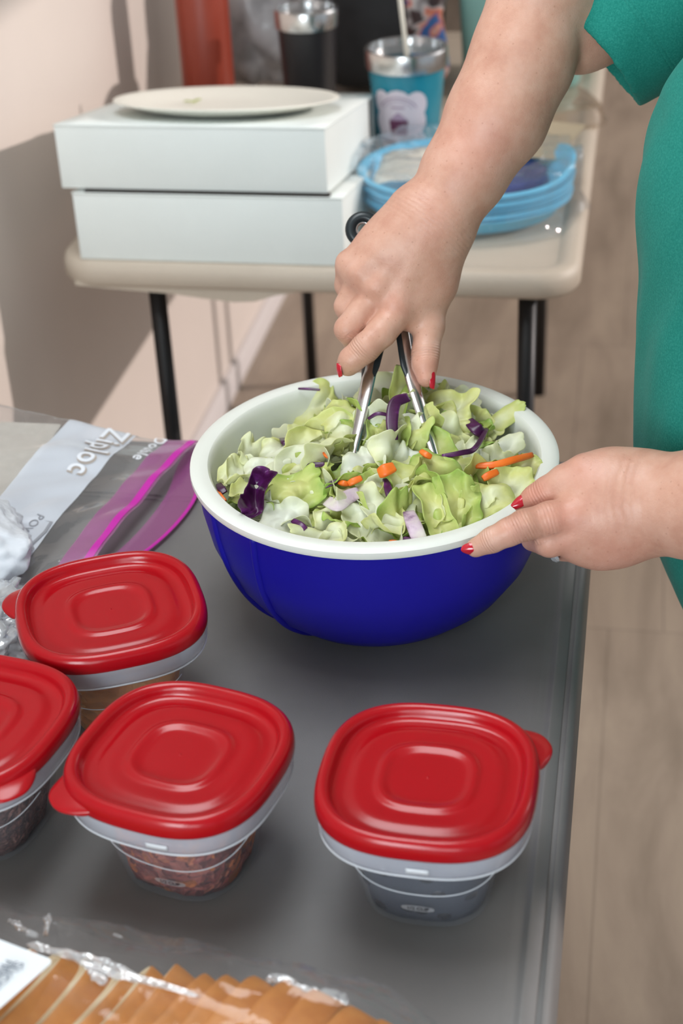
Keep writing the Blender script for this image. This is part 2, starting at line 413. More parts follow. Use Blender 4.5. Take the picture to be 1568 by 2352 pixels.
# unseen right wall, added with openings shaped to admit and block the sun
b = MB(); X0, X1 = 3.0, 3.12
b.box((X0, -3.0, 0), (X1, -1.6, 2.9)); b.box((X0, -1.6, 0), (X1, 1.45, 0.45)); b.box((X0, -1.6, 2.09), (X1, 1.45, 2.9)); b.box((X0, 1.45, 0), (X1, 2.30, 0.45)); b.box((X0, 1.45, 1.68), (X1, 2.30, 2.9)); b.box((X0, 2.30, 0), (X1, 6.6, 1.00)); b.box((X0, 2.30, 2.75), (X1, 6.6, 2.9)); b.box((X0, 6.6, 0), (X1, 6.9, 2.9))
b.build('wall_right', m_wall, kind='structure', smooth=False)
b = MB().box((WALLX, -3.0, 0.0), (WALLX + 0.012, 6.9, 0.065)); b.build('baseboard_left', m_trim, bevel=0.003, kind='structure')

# ------------------------------------------------------------------ tables
def tabletop_rings(x0, x1, y0, y1, z, prof, cr=0.05, n=10):
    rings = []
    for inset, dz in prof:
        r = max(cr - inset, 0.004); ring = []
        for cx_, cy_, a0 in ((x1 - inset - r, y1 - inset - r, 0), (x0 + inset + r, y1 - inset - r, 90), (x0 + inset + r, y0 + inset + r, 180), (x1 - inset - r, y0 + inset + r, 270)):
            for i in range(n + 1):
                a = math.radians(a0 + 90 * i / n); ring.append((cx_ + r * math.cos(a), cy_ + r * math.sin(a), z + dz))
        rings.append(ring)
    return rings
# near table (grey), its right edge runs away from the camera
NX1, NY1, TZ = -0.020, 1.464, 0.740
t = empty('folding_table', (-0.42, 0.95, 0), label='grey plastic folding table carrying the blue salad bowl and red-lidded tubs', cat='table')
t0 = np.array([-0.42, 0.95, 0])
def loc(v, o): return [tuple(np.array(p) - o) for p in v]
prof = [(0.03, -0.045), (0.008, -0.046), (0.002, -0.040), (0.0, -0.030), (0.0025, -0.012), (0.006, -0.004), (0.009, -0.0035), (0.0105, -0.0055), (0.013, -0.0055), (0.0145, -0.0025), (0.020, -0.0012), (0.0215, 0.0), (0.024, 0.0), (0.0255, -0.0015), (0.03, -0.0012), (0.034, 0.0)]
v, f = loft(tabletop_rings(-0.80, NX1, 0.14, NY1, TZ, prof, 0.045), True, True)
o = obj('tabletop', loc(v, t0), f, m_ntop, t); autosmooth(o, 60)
# the moulded seam across the middle of the top
b = MB()
for yy in (1.331, 1.3395):
    b.box((-0.765, yy, TZ - 0.002), (-0.055, yy + 0.0022, TZ + 0.0007))
b.v = loc(b.v, t0); b.build('seam', m_ntop, t, bevel=0.0005)
for sx in (-0.72, -0.10):
    for sy in (0.30, 1.20):
        v, f = tube([(sx, sy, 0.0), (sx, sy, 0.70)], 0.0125); obj('leg', loc(v, t0), f, m_dark, t)
# far table (beige)
FX0, FX1, FY0, FY1 = -0.784, -0.062, 1.942, 3.16
t = empty('folding_table', (-0.43, 2.7, 0), label='beige plastic folding table with black legs behind, under the white boxes', cat='table')
t0 = np.array([-0.43, 2.7, 0])
prof = [(0.035, -0.028), (0.014, -0.0375), (0.004, -0.036), (0.0, -0.030), (0.0, -0.014), (0.004, -0.003), (0.010, 0.0), (0.024, 0.0), (0.029, -0.003), (0.034, -0.004), (0.05, -0.004)]
v, f = loft(tabletop_rings(FX0, FX1, FY0, FY1, TZ, prof, 0.06), True, True)
o = obj('tabletop', loc(v, t0), f, m_ftop, t); autosmooth(o, 60)
# deeper moulded apron along the near end, stepping up to the right
xs = [(-0.755, 0.0), (-0.70, 0.004), (-0.62, 0.008), (-0.57, 0.014), (-0.53, 0.018), (-0.50, 0.016), (-0.47, 0.006), (-0.44, 0.0), (-0.41, -0.004)]
v = []
for x, d in xs:
    v += [(x, FY0 + 0.004, TZ - 0.030), (x, FY0 + 0.004, TZ - 0.036 - d), (x, FY0 + 0.03, TZ - 0.036 - d), (x, FY0 + 0.03, TZ - 0.030)]
f = grid_faces(len(xs), 4, False, True) + [(0, 1, 2, 3), tuple(len(xs) * 4 - 1 - i for i in range(4))]
o = obj('apron', loc(v, t0), f, m_ftop, t); autosmooth(o, 50)
for (lx, ly, sec) in ((-0.652, 1.99, 0.0125), (-0.132, 1.99, 0.0125), (-0.668, 3.05, 0.0125), (-0.174, 3.05, 0.0125)):
    v, f = tube([(lx, ly, 0.0), (lx, ly, 0.70)], sec); obj('leg', loc(v, t0), f, m_dark, t)

# ------------------------------------------------------------------ white boxes and plate
def carton(c, sx, depth, hf, sl0, sl1, label):
    """box whose floor and lid slope down to the back: front height hf, floor slope sl0, lid slope sl1"""
    e = empty('bakery_box', c, 0, label=label, cat='box', group='white bakery boxes stacked on the far table')
    zb_ = lambda y: -sl0 * y; zt = lambda y: hf - sl1 * y; t_ = 0.0025
    def panel(x0, x1, y0, y1, name, mt, top=0.0):
        v = [(x0, y0, zb_(y0)), (x1, y0, zb_(y0)), (x1, y1, zb_(y1)), (x0, y1, zb_(y1)), (x0, y0, zt(y0) - top), (x1, y0, zt(y0) - top), (x1, y1, zt(y1) - top), (x0, y1, zt(y1) - top)]
        return MB().add(v, [(0, 3, 2, 1), (4, 5, 6, 7), (0, 1, 5, 4), (1, 2, 6, 5), (2, 3, 7, 6), (3, 0, 4, 7)]).build(name, mt, e, bevel=0.0007)
    panel(-sx, sx, 0.0, t_, 'front_panel', m_card)
    panel(-sx, -sx + t_, t_, depth, 'side_panel', m_card)
    panel(sx - t_, sx, t_, depth * 0.82, 'side_panel', m_card)
    panel(sx - t_, sx, depth * 0.90, depth, 'side_panel', m_card)
    panel(sx - 0.03, sx - 0.012, depth * 0.80, depth * 0.92, 'inner_tray', m_gap_shade, 0.004)  # added dark panel: painted shade seen through the side slit
    panel(-sx + t_, sx - t_, depth - t_, depth, 'back_panel', m_card)
    v = []; nu, nv = 14, 8
    for i in range(nu):
        for j in range(nv):
            x = -sx - 0.001 + (2 * sx + 0.002) * i / (nu - 1); y = depth * j / (nv - 1); v.append((x, y - 0.0005, zt(y) + 0.001 + 0.002 * math.sin(math.pi * i / (nu - 1)) * math.sin(math.pi * j / (nv - 1))))
    o = obj('box_lid', v, grid_faces(nu, nv), m_card, e); solid(o, 0.0022, 0)
    v = [(-sx + .002, .002, zb_(0) + 0.001), (sx - .002, .002, zb_(0) + 0.001), (sx - .002, depth - .002, zb_(depth) + 0.001), (-sx + .002, depth - .002, zb_(depth) + 0.001)]
    o = MB().add(v, [(0, 1, 2, 3)]).build('box_floor', m_card, e, smooth=False); solid(o, 0.002)
    return e
lo = carton((-0.5590, 1.953, TZ + 0.001), 0.1850, 0.40, 0.0935, 0.0, 0.19, 'lower white cardboard box, set slightly to the right of the one on top')
up = carton((-0.5760, 1.957, TZ + 0.1010), 0.1825, 0.415, 0.0855, 0.19, 0.19, 'upper white cardboard box carrying the round paper plate')
b = MB().box((-0.168, 0.001, 0.0945), (0.168, 0.012, 0.0985)); b.build('dark_gap', m_gap_shade, lo, label='dark strip painted as shade between the boxes')  # added dark strip that paints the shade where the boxes meet
SL = math.atan(0.19)
def on_box(x, y, up_=0.0): return np.array([x, y, TZ + 0.1010 + 0.0855 - 0.19 * (y - 1.957) + 0.003 + up_])
c0 = on_box(-0.5640, 2.122)
pr = [(0.0, 0.002), (0.095, 0.002), (0.118, 0.006), (0.146, 0.014), (0.1565, 0.0165), (0.158, 0.0175), (0.156, 0.0187), (0.144, 0.0165), (0.116, 0.0085), (0.094, 0.0045), (0.0, 0.0045)]
v, f = lathe(pr, 72); o = obj('paper_plate', v, f, m_plate, label='off-white round paper plate on top of the stacked boxes', cat='plate'); o.location = tuple(c0); o.rotation_euler = (-SL, 0, 0)
v = []
for i in range(5):
    for j in range(3): v.append((0.004 * (j - 1) + 0.003 * i, 0.006 * (i - 2), 0.0015 * math.sin(i * 1.7 + j) + 0.001))
o = obj('lettuce_crumb', v, grid_faces(5, 3), mat('crumb_green', (0.35, 0.42, 0.06), 0.5), label='tiny lettuce shred lying on the paper plate', cat='lettuce'); solid(o, 0.001); o.location = tuple(on_box(-0.63, 2.16, 0.008)); o.rotation_euler = (-SL, 0, 0)

# ------------------------------------------------------------------ things at the back of the far table
def lathe_obj(name, prof, mt, parent=None, n=48, **k):
    v, f = lathe(prof, n); o = obj(name, v, f, mt, parent, **k); autosmooth(o, 35); return o
m_teal = mottled('teal_enamel', [(0.3, (0.012, 0.20, 0.28)), (0.7, (0.02, 0.24, 0.32))], 6, 0.22)
m_clear = film('clear_lid', gloss=0.16, milky=0.10, rough=0.05, bscale=8, bstr=0.1)
def tumbler(loc_, rt, rb, h, mt, label, straw=None):
    e = empty('tumbler', loc_, 0, label=label, cat='tumbler')
    lathe_obj('cup', [(0, 0), (rb * 0.92, 0), (rb, 0.004), (rb + (rt - rb) * 0.35, h * 0.35), (rt, h), (rt - 0.004, h), (rb - 0.003, 0.008), (0, 0.008)], mt, e)
    lathe_obj('steel_rim', [(rt - 0.002, h - 0.004), (rt + 0.0035, h - 0.002), (rt + 0.0045, h + 0.022), (rt + 0.003, h + 0.026), (rt - 0.001, h + 0.026), (rt - 0.002, h + 0.012), (rt - 0.003, h - 0.004)], m_steel, e)
    l = lathe_obj('lid', [(0, h + 0.014), (rt - 0.003, h + 0.013), (rt - 0.001, h + 0.024)], m_clear, e)
    if straw:
        v, f = tube([(0.002, 0, h - 0.05), (0.0, 0, h + 0.02), (straw[0], straw[1], h + 0.16)], 0.0035, up=(0, 1, 0)); obj('straw', v, f, mat('straw_plastic', (0.62, 0.58, 0.50), 0.3), e)
    return e
tt = tumbler((-0.3455, 2.37, TZ), 0.0585, 0.043, 0.156, m_teal, 'teal tumbler with steel rim, straw and a white and pink printed badge', straw=(-0.016, 0.01))
# printed badge: cloud, arch lines, maroon block and banner
m_pinkw = mat('badge_white', (0.62, 0.55, 0.60), 0.5); m_mar = mat('badge_maroon', (0.10, 0.02, 0.06), 0.5); m_lil = mat('badge_lilac', (0.36, 0.26, 0.36), 0.5)
def cyl_patch(pts2, off):
    """polygon in (arc-x, z) on the front of the tumbler -> verts"""
    out = []
    for x, z in pts2:
        r = 0.043 + (0.0585 - 0.043) * (z / 0.156) + off + 0.0012; a = -math.pi / 2 - 0.12 + x / 0.052
        out.append((r * math.cos(a), r * math.sin(a), z))
    return out
def patch(name, polys, off, mt, parent):
    V = []; Fc = []
    for poly in polys:
        bm = bmesh.new(); vs = [bm.verts.new((x, z, 0)) for x, z in poly]; bm.faces.new(vs)
        bmesh.ops.triangulate(bm, faces=bm.faces)
        for _ in range(2):
            es = [e for e in bm.edges if e.calc_length() > 0.008]
            if es: bmesh.ops.subdivide_edges(bm, edges=es, cuts=1)
            bmesh.ops.triangulate(bm, faces=bm.faces)
        bm.verts.index_update(); n = len(V)
        V += cyl_patch([(q.co.x, q.co.y) for q in bm.verts], off); Fc += [tuple(w.index + n for w in q.verts) for q in bm.faces]
        bm.free()
    return obj(name, V, Fc, mt, parent)
def blob(cx_, cy_, rx, ry, n=20): return [(cx_ + rx * math.cos(2 * math.pi * i / n), cy_ + ry * math.sin(2 * math.pi * i / n)) for i in range(n)]
zc = 0.082
patch('badge', [blob(0, zc, 0.030, 0.050), blob(-0.024, zc + 0.028, 0.014, 0.020), blob(0.026, zc + 0.026, 0.016, 0.021), blob(-0.024, zc - 0.004, 0.015, 0.021), blob(0.024, zc, 0.018, 0.022), blob(-0.022, zc - 0.030, 0.017, 0.017), blob(0.024, zc - 0.030, 0.018, 0.018), blob(0, zc - 0.05, 0.028, 0.02)], 0.0008, m_pinkw, tt)
def arcs(r0, r1, cz, a0, a1, n=14):
    P = lambda r_, k: (r_ * math.cos(a0 + (a1 - a0) * k / n), cz + r_ * math.sin(a0 + (a1 - a0) * k / n))
    return [[P(r0, k), P(r1, k), P(r1, k + 1), P(r0, k + 1)] for k in range(n)]
patch('badge_lines', arcs(0.0295, 0.0312, zc + 0.008, 0.5, 2.64) + arcs(0.0245, 0.0255, zc + 0.008, 0.6, 2.54) + [[(-0.010, zc + 0.022), (0.010, zc + 0.022), (0.010, zc + 0.0245), (-0.010, zc + 0.0245)], [(-0.014, zc + 0.003), (0.014, zc + 0.003), (0.007, zc + 0.010), (0, zc + 0.016), (-0.007, zc + 0.010)]], 0.0016, m_lil, tt)
patch('badge_block', [[(-0.0125, zc - 0.020), (0.0125, zc - 0.020), (0.014, zc + 0.003), (-0.014, zc + 0.003)]], 0.0022, m_mar, tt)
patch('badge_banner', [[(-0.034, zc - 0.027), (-0.006, zc - 0.031), (-0.006, zc - 0.035), (-0.034, zc - 0.031)], [(0.006, zc - 0.031), (0.034, zc - 0.027), (0.034, zc - 0.031), (0.006, zc - 0.035)]], 0.0020, m_mar, tt)
tumbler((-0.523, 2.50, TZ), 0.0470, 0.038, 0.182, mat('black_enamel', (0.014, 0.013, 0.015), 0.35), 'black tumbler with steel rim behind the boxes')
# rust-red bottle
e = empty('water_bottle', (-0.706, 2.55, TZ), label='rust-red cylindrical bottle standing behind the boxes, by the wall', cat='bottle')
lathe_obj('bottle_body', [(0, 0), (0.040, 0), (0.043, 0.004), (0.044, 0.25), (0.040, 0.27), (0.028, 0.285), (0.026, 0.30), (0, 0.30)], mottled('rust_red_coat', [(0.3, (0.24, 0.035, 0.018)), (0.7, (0.28, 0.042, 0.022))], 9, 0.38), e)
lathe_obj('bottle_cap', [(0, 0.30), (0.030, 0.30), (0.031, 0.33), (0.027, 0.336), (0, 0.337)], m_dark, e)
# black backpack: soft block with pocket
def soft_block(name, c, r, mt, e=3.0, amp=0.006, fr=12, seed=0, parent=None, nu=40, nv=24, **k):
    v = []
    for i in range(nu):
        a = 2 * math.pi * i / nu
        for j in range(nv):
            q = -math.pi / 2 + math.pi * j / (nv - 1)
            sg = lambda s, w: math.copysign(abs(s) ** w, s)
            x = sg(math.cos(q), 2 / e) * sg(math.cos(a), 2 / e); y = sg(math.cos(q), 2 / e) * sg(math.sin(a), 2 / e); z = sg(math.sin(q), 2 / e)
            n = noise.noise(Vector((x * fr * r[0] + seed, y * fr * r[1], z * fr * r[2]))) * amp
            v.append((c[0] + x * (r[0] + n), c[1] + y * (r[1] + n), c[2] + z * (r[2] + n)))
    return obj(name, v, grid_faces(nu, nv, True), mt, parent, **k)
m_nylon = mottled('black_nylon', [(0.3, (0.006, 0.006, 0.007)), (0.7, (0.012, 0.012, 0.014))], 30, 0.7, 0.4, 90, 0.003)
e = empty('backpack', (-0.462, 2.80, TZ), label='black fabric backpack standing at the back of the beige table', cat='bag')
soft_block('main_compartment', (0.0, 0.05, 0.17), (0.115, 0.085, 0.168), m_nylon, 4, 0.008, 10, 1, e)
soft_block('front_pocket', (0.0, -0.045, 0.11), (0.10, 0.03, 0.10), m_nylon, 4, 0.006, 12, 3, e)
v, f = tube(spline([(-0.04, 0.03, 0.325), (-0.03, 0.0, 0.36), (0.03, 0.0, 0.36), (0.04, 0.03, 0.325)], 16), 0.007, up=(0, 1, 0)); obj('carry_loop', v, f, m_nylon, e)
# light teal tote box behind the teal tumbler
e = empty('storage_bin', (-0.205, 2.86, TZ), 0.0, label='pale teal plastic bin behind the teal tumbler and the forearm', cat='bin')
m_ptl = mottled('pale_teal_plastic', [(0.3, (0.24, 0.46, 0.42)), (0.7, (0.27, 0.50, 0.455))], 5, 0.4)
rings = [[(x, y, z) for x, y in sup(a, b_, 6, 64)] for a, b_, z in ((0.10, 0.085, 0.0), (0.103, 0.088, 0.004), (0.118, 0.10, 0.30), (0.126, 0.108, 0.302), (0.126, 0.108, 0.315), (0.122, 0.104, 0.318))]
v, f = loft(rings, True, True); autosmooth(obj('bin_body', v, f, m_ptl, e), 40)
rings = [[(x, y, z) for x, y in sup(a, b_, 6, 64)] for a, b_, z in ((0.122, 0.104, 0.318), (0.124, 0.106, 0.32), (0.120, 0.10, 0.334), (0.10, 0.085, 0.336))]
v, f = loft(rings, True, True); autosmooth(obj('bin_lid', v, f, m_ptl, e), 40)
# snack bag, orange and blue, between backpack and bin
p = aty(985, 30, 2.70)
o = soft_block('snack_bag', (p[0], 2.66, TZ + 0.135), (0.034, 0.022, 0.135), None, 3, 0.012, 26, 7, None, label='crinkled snack bag printed orange and blue beside the black backpack', cat='bag')
mm = mat('snack_print', (0.5, 0.1, 0.03), 0.3); v_ = coords(mm, 'Object'); L(mm, ramp(mm, noisy(mm, v_, 22, 1, 0.4, 1.0), [(0.35, (0.03, 0.09, 0.26)), (0.47, (0.05, 0.12, 0.30)), (0.50, (0.55, 0.13, 0.05)), (0.58, (0.45, 0.42, 0.42)), (0.64, (0.05, 0.03, 0.03))]), bsdf(mm).inputs['Base Color'])
o.data.materials.append(mm)
# crumpled grey carrier bag behind
def crumple(name, c, r, mt, seed=0, amp=0.35, fr=3.0, parent=None, sub=4, flat=0.0, **k):
    bm = bmesh.new(); bmesh.ops.create_icosphere(bm, subdivisions=sub, radius=1.0)
    v = []
    for q in bm.verts:
        n = q.co.normalized(); d = 1 + amp * noise.noise(n * fr + Vector((seed, 0, 0))) + amp * 0.8 * abs(noise.noise(n * fr * 2.3 + Vector((0, seed, 0)))) + amp * 0.3 * noise.noise(n * fr * 6 + Vector((0, 0, seed)))
        z = n.z * d * r[2]; z = max(z, -r[2] * 0.8)
        v.append((c[0] + n.x * d * r[0], c[1] + n.y * d * r[1], c[2] + z))
    bm.verts.index_update(); f = [tuple(w.index for w in q.verts) for q in bm.faces]; bm.free()
    return obj(name, v, f, mt, parent, **k)
m_gbag = mottled('grey_thin_plastic', [(0.3, (0.20, 0.19, 0.19)), (0.55, (0.42, 0.40, 0.41)), (0.75, (0.16, 0.17, 0.22))], 14, 0.28)
p = aty(590, 110, 2.75)
crumple('carrier_bag', (p[0] - 0.005, 2.76, TZ + 0.14), (0.080, 0.07, 0.150), m_gbag, 4, 0.3, 2.4, label='crumpled grey plastic carrier bag between the rust-red bottle and the black tumbler', cat='bag')
# clear clamshell lid at the right edge
mcl = film('clear_amber_plastic', (0.93, 0.86, 0.78), 0.13, 0.10, 0.1, 14, 0.3, milkcol=(0.55, 0.42, 0.32))
p = atz(1295, 250, TZ + 0.02)
rings = [[(x, y, z) for x, y in sup(a, b_, 5, 64)] for a, b_, z in ((0.092, 0.082, 0.0), (0.094, 0.084, 0.003), (0.088, 0.078, 0.004), (0.082, 0.072, 0.028), (0.07, 0.06, 0.032))]
v, f = loft(rings, False, True); o = obj('clear_tray', v, f, mcl, label='clear plastic food tray lid at the right edge of the beige table', cat='tray'); autosmooth(o, 45)
o.location = (-0.150, 2.61, TZ + 0.001); o.rotation_euler = (0, 0, 0.35)

# ------------------------------------------------------------------ pack of sky-blue plates in film
PC = np.array([-0.236, 2.180, TZ])
e = empty('plate_pack', PC, label='opened film-wrapped pack of sky-blue plates on the beige table', cat='plates')
m_sky = mottled('sky_blue_paper', [(0.3, (0.13, 0.56, 0.84)), (0.7, (0.17, 0.62, 0.88))], 8, 0.35)
m_navy = mat('navy_paper', (0.010, 0.035, 0.20), 0.4)
def plate_ring(r0, r1, z0, z1, wob=0.0, n=96, th=0.003):
    v = []; pf = [(0.0, z0), (r0 * 0.92, z0), (r0, z0 + 0.003), (r1 - 0.01, z1 - 0.008), (r1, z1), (r1 + 0.004, z1 - 0.004)]
    for i in range(n):
        a = 2 * math.pi * i / n; lift = wob * (max(0, math.cos(a - 0.20)) ** 6) - 0.5 * wob * max(0, math.cos(a - 1.25)) ** 6
        for r, z in pf:
            s = min(1, max(0, (r - r0 * 0.9) / (r1 - r0 * 0.9))); v.append((r * math.cos(a), r * math.sin(a) * 0.86, z + lift * s))
    o = obj('plate', v, grid_faces(n, len(pf), True), m_sky, e); return o
for i in range(7):
    plate_ring(0.131 + 0.001 * i, 0.148 + 0.0013 * math.sin(i * 2.1) + 0.0006 * i, 0.0015 + 0.0050 * i, 0.030 + 0.0060 * i, 0.018 * (i / 6) ** 2)
v, f = lathe([(0, 0.052), (0.066, 0.052), (0.070, 0.050), (0.072, 0.036), (0, 0.036)], 48, (0.045, 0.02, 0)); obj('napkin_disc', v, f, m_navy, e, label='dark blue round insert')
vs = [];
for i in range(10):
    for j in range(8):
        x = -0.125 + 0.125 * i / 9; y = -0.07 + 0.11 * j / 7; vs.append((x, y, 0.062 + 0.016 * math.sin(i * 0.4) - 0.02 * max(0, (0.5 - j / 7)) + 0.003 * math.sin(i * 1.3 + j)))
o = obj('paper_insert', vs, grid_faces(10, 8), mat('cream_paper', (0.70, 0.66, 0.58), 0.6), e, label='cream paper insert'); solid(o, 0.0012)
vs = [(0.01, 0.10, 0.055), (0.155, 0.085, 0.052), (0.16, 0.092, 0.088), (0.02, 0.115, 0.092)]
mkr = mat('kraft_card', (0.46, 0.36, 0.24), 0.7)
b = MB(); b.add([(0.015, 0.075, 0.058), (0.125, 0.055, 0.056), (0.165, 0.085, 0.098), (0.05, 0.115, 0.10)], [(0, 1, 2, 3)]); o = b.build('card_sleeve', mkr, e, smooth=False, label='tan card strip'); solid(o, 0.002)
# crinkled film over the pack
m_film = film('crinkled_film', (0.97, 0.985, 1.0), 0.05, 0.05, 0.07, 26, 1.0)
v = []; nu, nv = 96, 30
random.seed(3)
for i in range(nu):
    a = 2 * math.pi * i / nu
    for j in range(nv):
        s = j / (nv - 1)
        r = 0.163 - 0.10 * max(0, s - 0.45) / 0.55 * (1.0 if math.cos(a - 0.3) < 0.2 else 0.55); z = -0.000 + 0.082 * min(1, s / 0.45) ** 0.8
        n1 = noise.noise(Vector((math.cos(a) * 4, math.sin(a) * 4, s * 5))) * 0.008 + abs(noise.noise(Vector((math.cos(a) * 10, math.sin(a) * 10, s * 3)))) * 0.010
        r += n1 * (0.3 + s) + (0.012 * math.sin(a * 9) * 0.3 if s < 0.1 else 0); z += n1 * 0.9
        if s < 0.08: r += 0.014 * (0.5 + 0.5 * math.sin(a * 7 + 1)) * (1 - s / 0.08)
        v.append((r * math.cos(a), r * math.sin(a) * 0.88, max(0.0008, z + 0.001)))
o = obj('plastic_film', v, grid_faces(nu, nv, True), m_film, e)

# ------------------------------------------------------------------ salad bowl
BC = np.array([-0.2088, 1.1850, TZ])
bowl = empty('salad_bowl', BC, label='large blue mixing bowl with white inside and rim, full of salad', cat='bowl')
out_p = [(0.0, 0.0015), (0.058, 0.0015), (0.066, 0.0), (0.078, 0.003), (0.098, 0.014), (0.120, 0.034), (0.136, 0.058), (0.147, 0.086), (0.1525, 0.115), (0.1545, 0.142), (0.150, 0.143), (0.142, 0.10), (0.12, 0.045), (0.07, 0.012), (0.0, 0.011)]
o = lathe_obj('outer_shell', out_p, m_blue, bowl, 128)
rim_p = [(0.0, 0.014), (0.066, 0.015), (0.095, 0.028), (0.117, 0.050), (0.131, 0.080), (0.138, 0.115), (0.1415, 0.140), (0.1425, 0.1475), (0.1445, 0.1500), (0.150, 0.1512), (0.157, 0.1508), (0.1597, 0.1488), (0.1600, 0.1450), (0.1590, 0.1425), (0.1555, 0.1415), (0.151, 0.142)]
o = lathe_obj('inner_liner', rim_p, m_white, bowl, 128); 
for ang in (-142, -120.5):
    a = math.radians(ang); pth = []
    for r, z in [(0.066, 0.001), (0.078, 0.003), (0.098, 0.014), (0.120, 0.034), (0.136, 0.058), (0.147, 0.086), (0.1525, 0.115), (0.1545, 0.1415)]:
        aa = a + 0.10 * (1 - z / 0.14) * (1 if ang < -130 else -0.4)
        pth.append(((r - 0.0010) * math.cos(aa), (r - 0.0010) * math.sin(aa), z))
    sp = spline(pth, 40); v, f = tube(sp, 0.0036, 12, up=(math.sin(a), -math.cos(a), 0)); obj('moulded_rib', v, f, m_blue, bowl)

# ------------------------------------------------------------------ salad
def mound(x, y):
    """salad height above the table at bowl-local x, y"""
    r = math.hypot(x, y)
    h = 0.134 + 0.028 * math.exp(-((x - 0.005) ** 2 + (y - 0.015) ** 2) / 0.075 ** 2)
    h += 0.010 * math.exp(-((x - 0.03) ** 2 + (y - 0.085) ** 2) / 0.04 ** 2)
    h -= 0.030 * math.exp(-((x + 0.11) ** 2 + (y - 0.07) ** 2) / 0.055 ** 2)
    h -= 0.012 * math.exp(-((x - 0.12) ** 2 + (y - 0.05) ** 2) / 0.04 ** 2)
    h -= 0.30 * max(0, r - 0.122)
    return h
def leaf_mat(name, stops, trans=0.28, vein=0.5):
    m = mat(name, rough=0.38, spec=0.4); v = coords(m)
    ar = N(m, 'ShaderNodeAttribute', attribute_name='edge'); oi = N(m, 'ShaderNodeObjectInfo')
    s = N(m, 'ShaderNodeMath', operation='MULTIPLY_ADD'); s.inputs[1].default_value = 0.62
    L(m, oi.outputs['Random'], s.inputs[0]); t2 = N(m, 'ShaderNodeMath', operation='MULTIPLY'); t2.inputs[1].default_value = 0.26
    L(m, ar.outputs['Fac'], t2.inputs[0]); L(m, t2.outputs[0], s.inputs[2])
    nz = N(m, 'ShaderNodeMath', operation='MULTIPLY_ADD'); nz.inputs[1].default_value = 0.28; L(m, noisy(m, v, 55, 4), nz.inputs[0]); L(m, s.outputs[0], nz.inputs[2])
    c = ramp(m, nz.outputs[0], stops); b = bsdf(m); L(m, c, b.inputs['Base Color'])
    vo = N(m, 'ShaderNodeTexVoronoi', feature='DISTANCE_TO_EDGE'); vo.inputs['Scale'].default_value = 120; L(m, v, vo.inputs['Vector'])
    bump(m, vo.outputs['Distance'], 0.5, 0.0012)
    tr = N(m, 'ShaderNodeBsdfTranslucent'); L(m, c, tr.inputs[0]); mx = N(m, 'ShaderNodeMixShader'); mx.inputs[0].default_value = trans
    out = [n for n in m.node_tree.nodes if n.type == 'OUTPUT_MATERIAL'][0]
    L(m, b.outputs[0], mx.inputs[1]); L(m, tr.outputs[0], mx.inputs[2]); L(m, mx.outputs[0], out.inputs[0])
    return m
m_leaf = leaf_mat('lettuce_leaf', [(0.24, (0.86, 0.88, 0.78)), (0.52, (0.84, 0.86, 0.60)), (0.72, (0.74, 0.75, 0.30)), (0.92, (0.56, 0.67, 0.19)), (1.0, (0.38, 0.56, 0.11))])
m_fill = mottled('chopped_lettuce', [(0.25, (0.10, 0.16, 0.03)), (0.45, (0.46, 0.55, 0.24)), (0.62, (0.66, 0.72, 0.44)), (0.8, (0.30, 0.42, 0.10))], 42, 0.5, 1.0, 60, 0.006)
m_purp = mottled('red_cabbage', [(0.3, (0.030, 0.003, 0.026)), (0.55, (0.060, 0.006, 0.055)), (0.75, (0.16, 0.025, 0.19))], 60, 0.3)
m_cabw = mottled('red_cabbage_core', [(0.35, (0.10, 0.008, 0.10)), (0.48, (0.55, 0.42, 0.50)), (0.7, (0.72, 0.70, 0.58))], 38, 0.35)
m_carr = mottled('carrot', [(0.3, (0.78, 0.13, 0.012)), (0.7, (0.86, 0.20, 0.02))], 50, 0.4)
def leaf_verts(w, l, seed, bend, ruffle, nu=17, nv=17, fold=0.0, outline=3.2):
    rnd = random.Random(seed); s1, s2, s3 = rnd.random() * 50, rnd.random() * 50, rnd.random() * 50
    v = []; ed = []
    for i in range(nu):
        for j in range(nv):
            a = -1 + 2 * i / (nu - 1); b_ = -1 + 2 * j / (nv - 1)
            # square to rounded, jagged outline
            rr = max(abs(a), abs(b_)); th = math.atan2(b_, a)
            R = (abs(math.cos(th)) ** outline + abs(math.sin(th)) ** outline) ** (-1 / outline)
            R *= 1 + 0.20 * noise.noise(Vector((math.cos(th) * 1.2 + s1, math.sin(th) * 1.2, 0))) + 0.10 * noise.noise(Vector((math.cos(th) * 4 + s2, math.sin(th) * 4, 0)))
            x = rr * R * math.cos(th) * w / 2; y = rr * R * math.sin(th) * l / 2
            z = bend * (x * x) / w * 3 + fold * abs(y) * 0.9 + ruffle * (0.25 + rr ** 2) * noise.noise(Vector((x * 75 + s3, y * 75, 1.3))) + ruffle * 1.1 * noise.noise(Vector((x * 32 + s2, y * 32, 4.3))) + ruffle * 0.75 * (abs(noise.noise(Vector((x * 60 + s1, y * 60, 7.7)))) - 0.2) + 0.2 * ruffle * rr ** 3 * math.sin(th * 5 + s1) * math.sin(th * 3.7 + s2)
            x += 0.5 * ruffle * noise.noise(Vector((x * 45, y * 45 + s1, 9)))
            v.append((x, y, z)); ed.append(rr ** 1.5)
    return v, ed, grid_faces(nu, nv)
protos = []
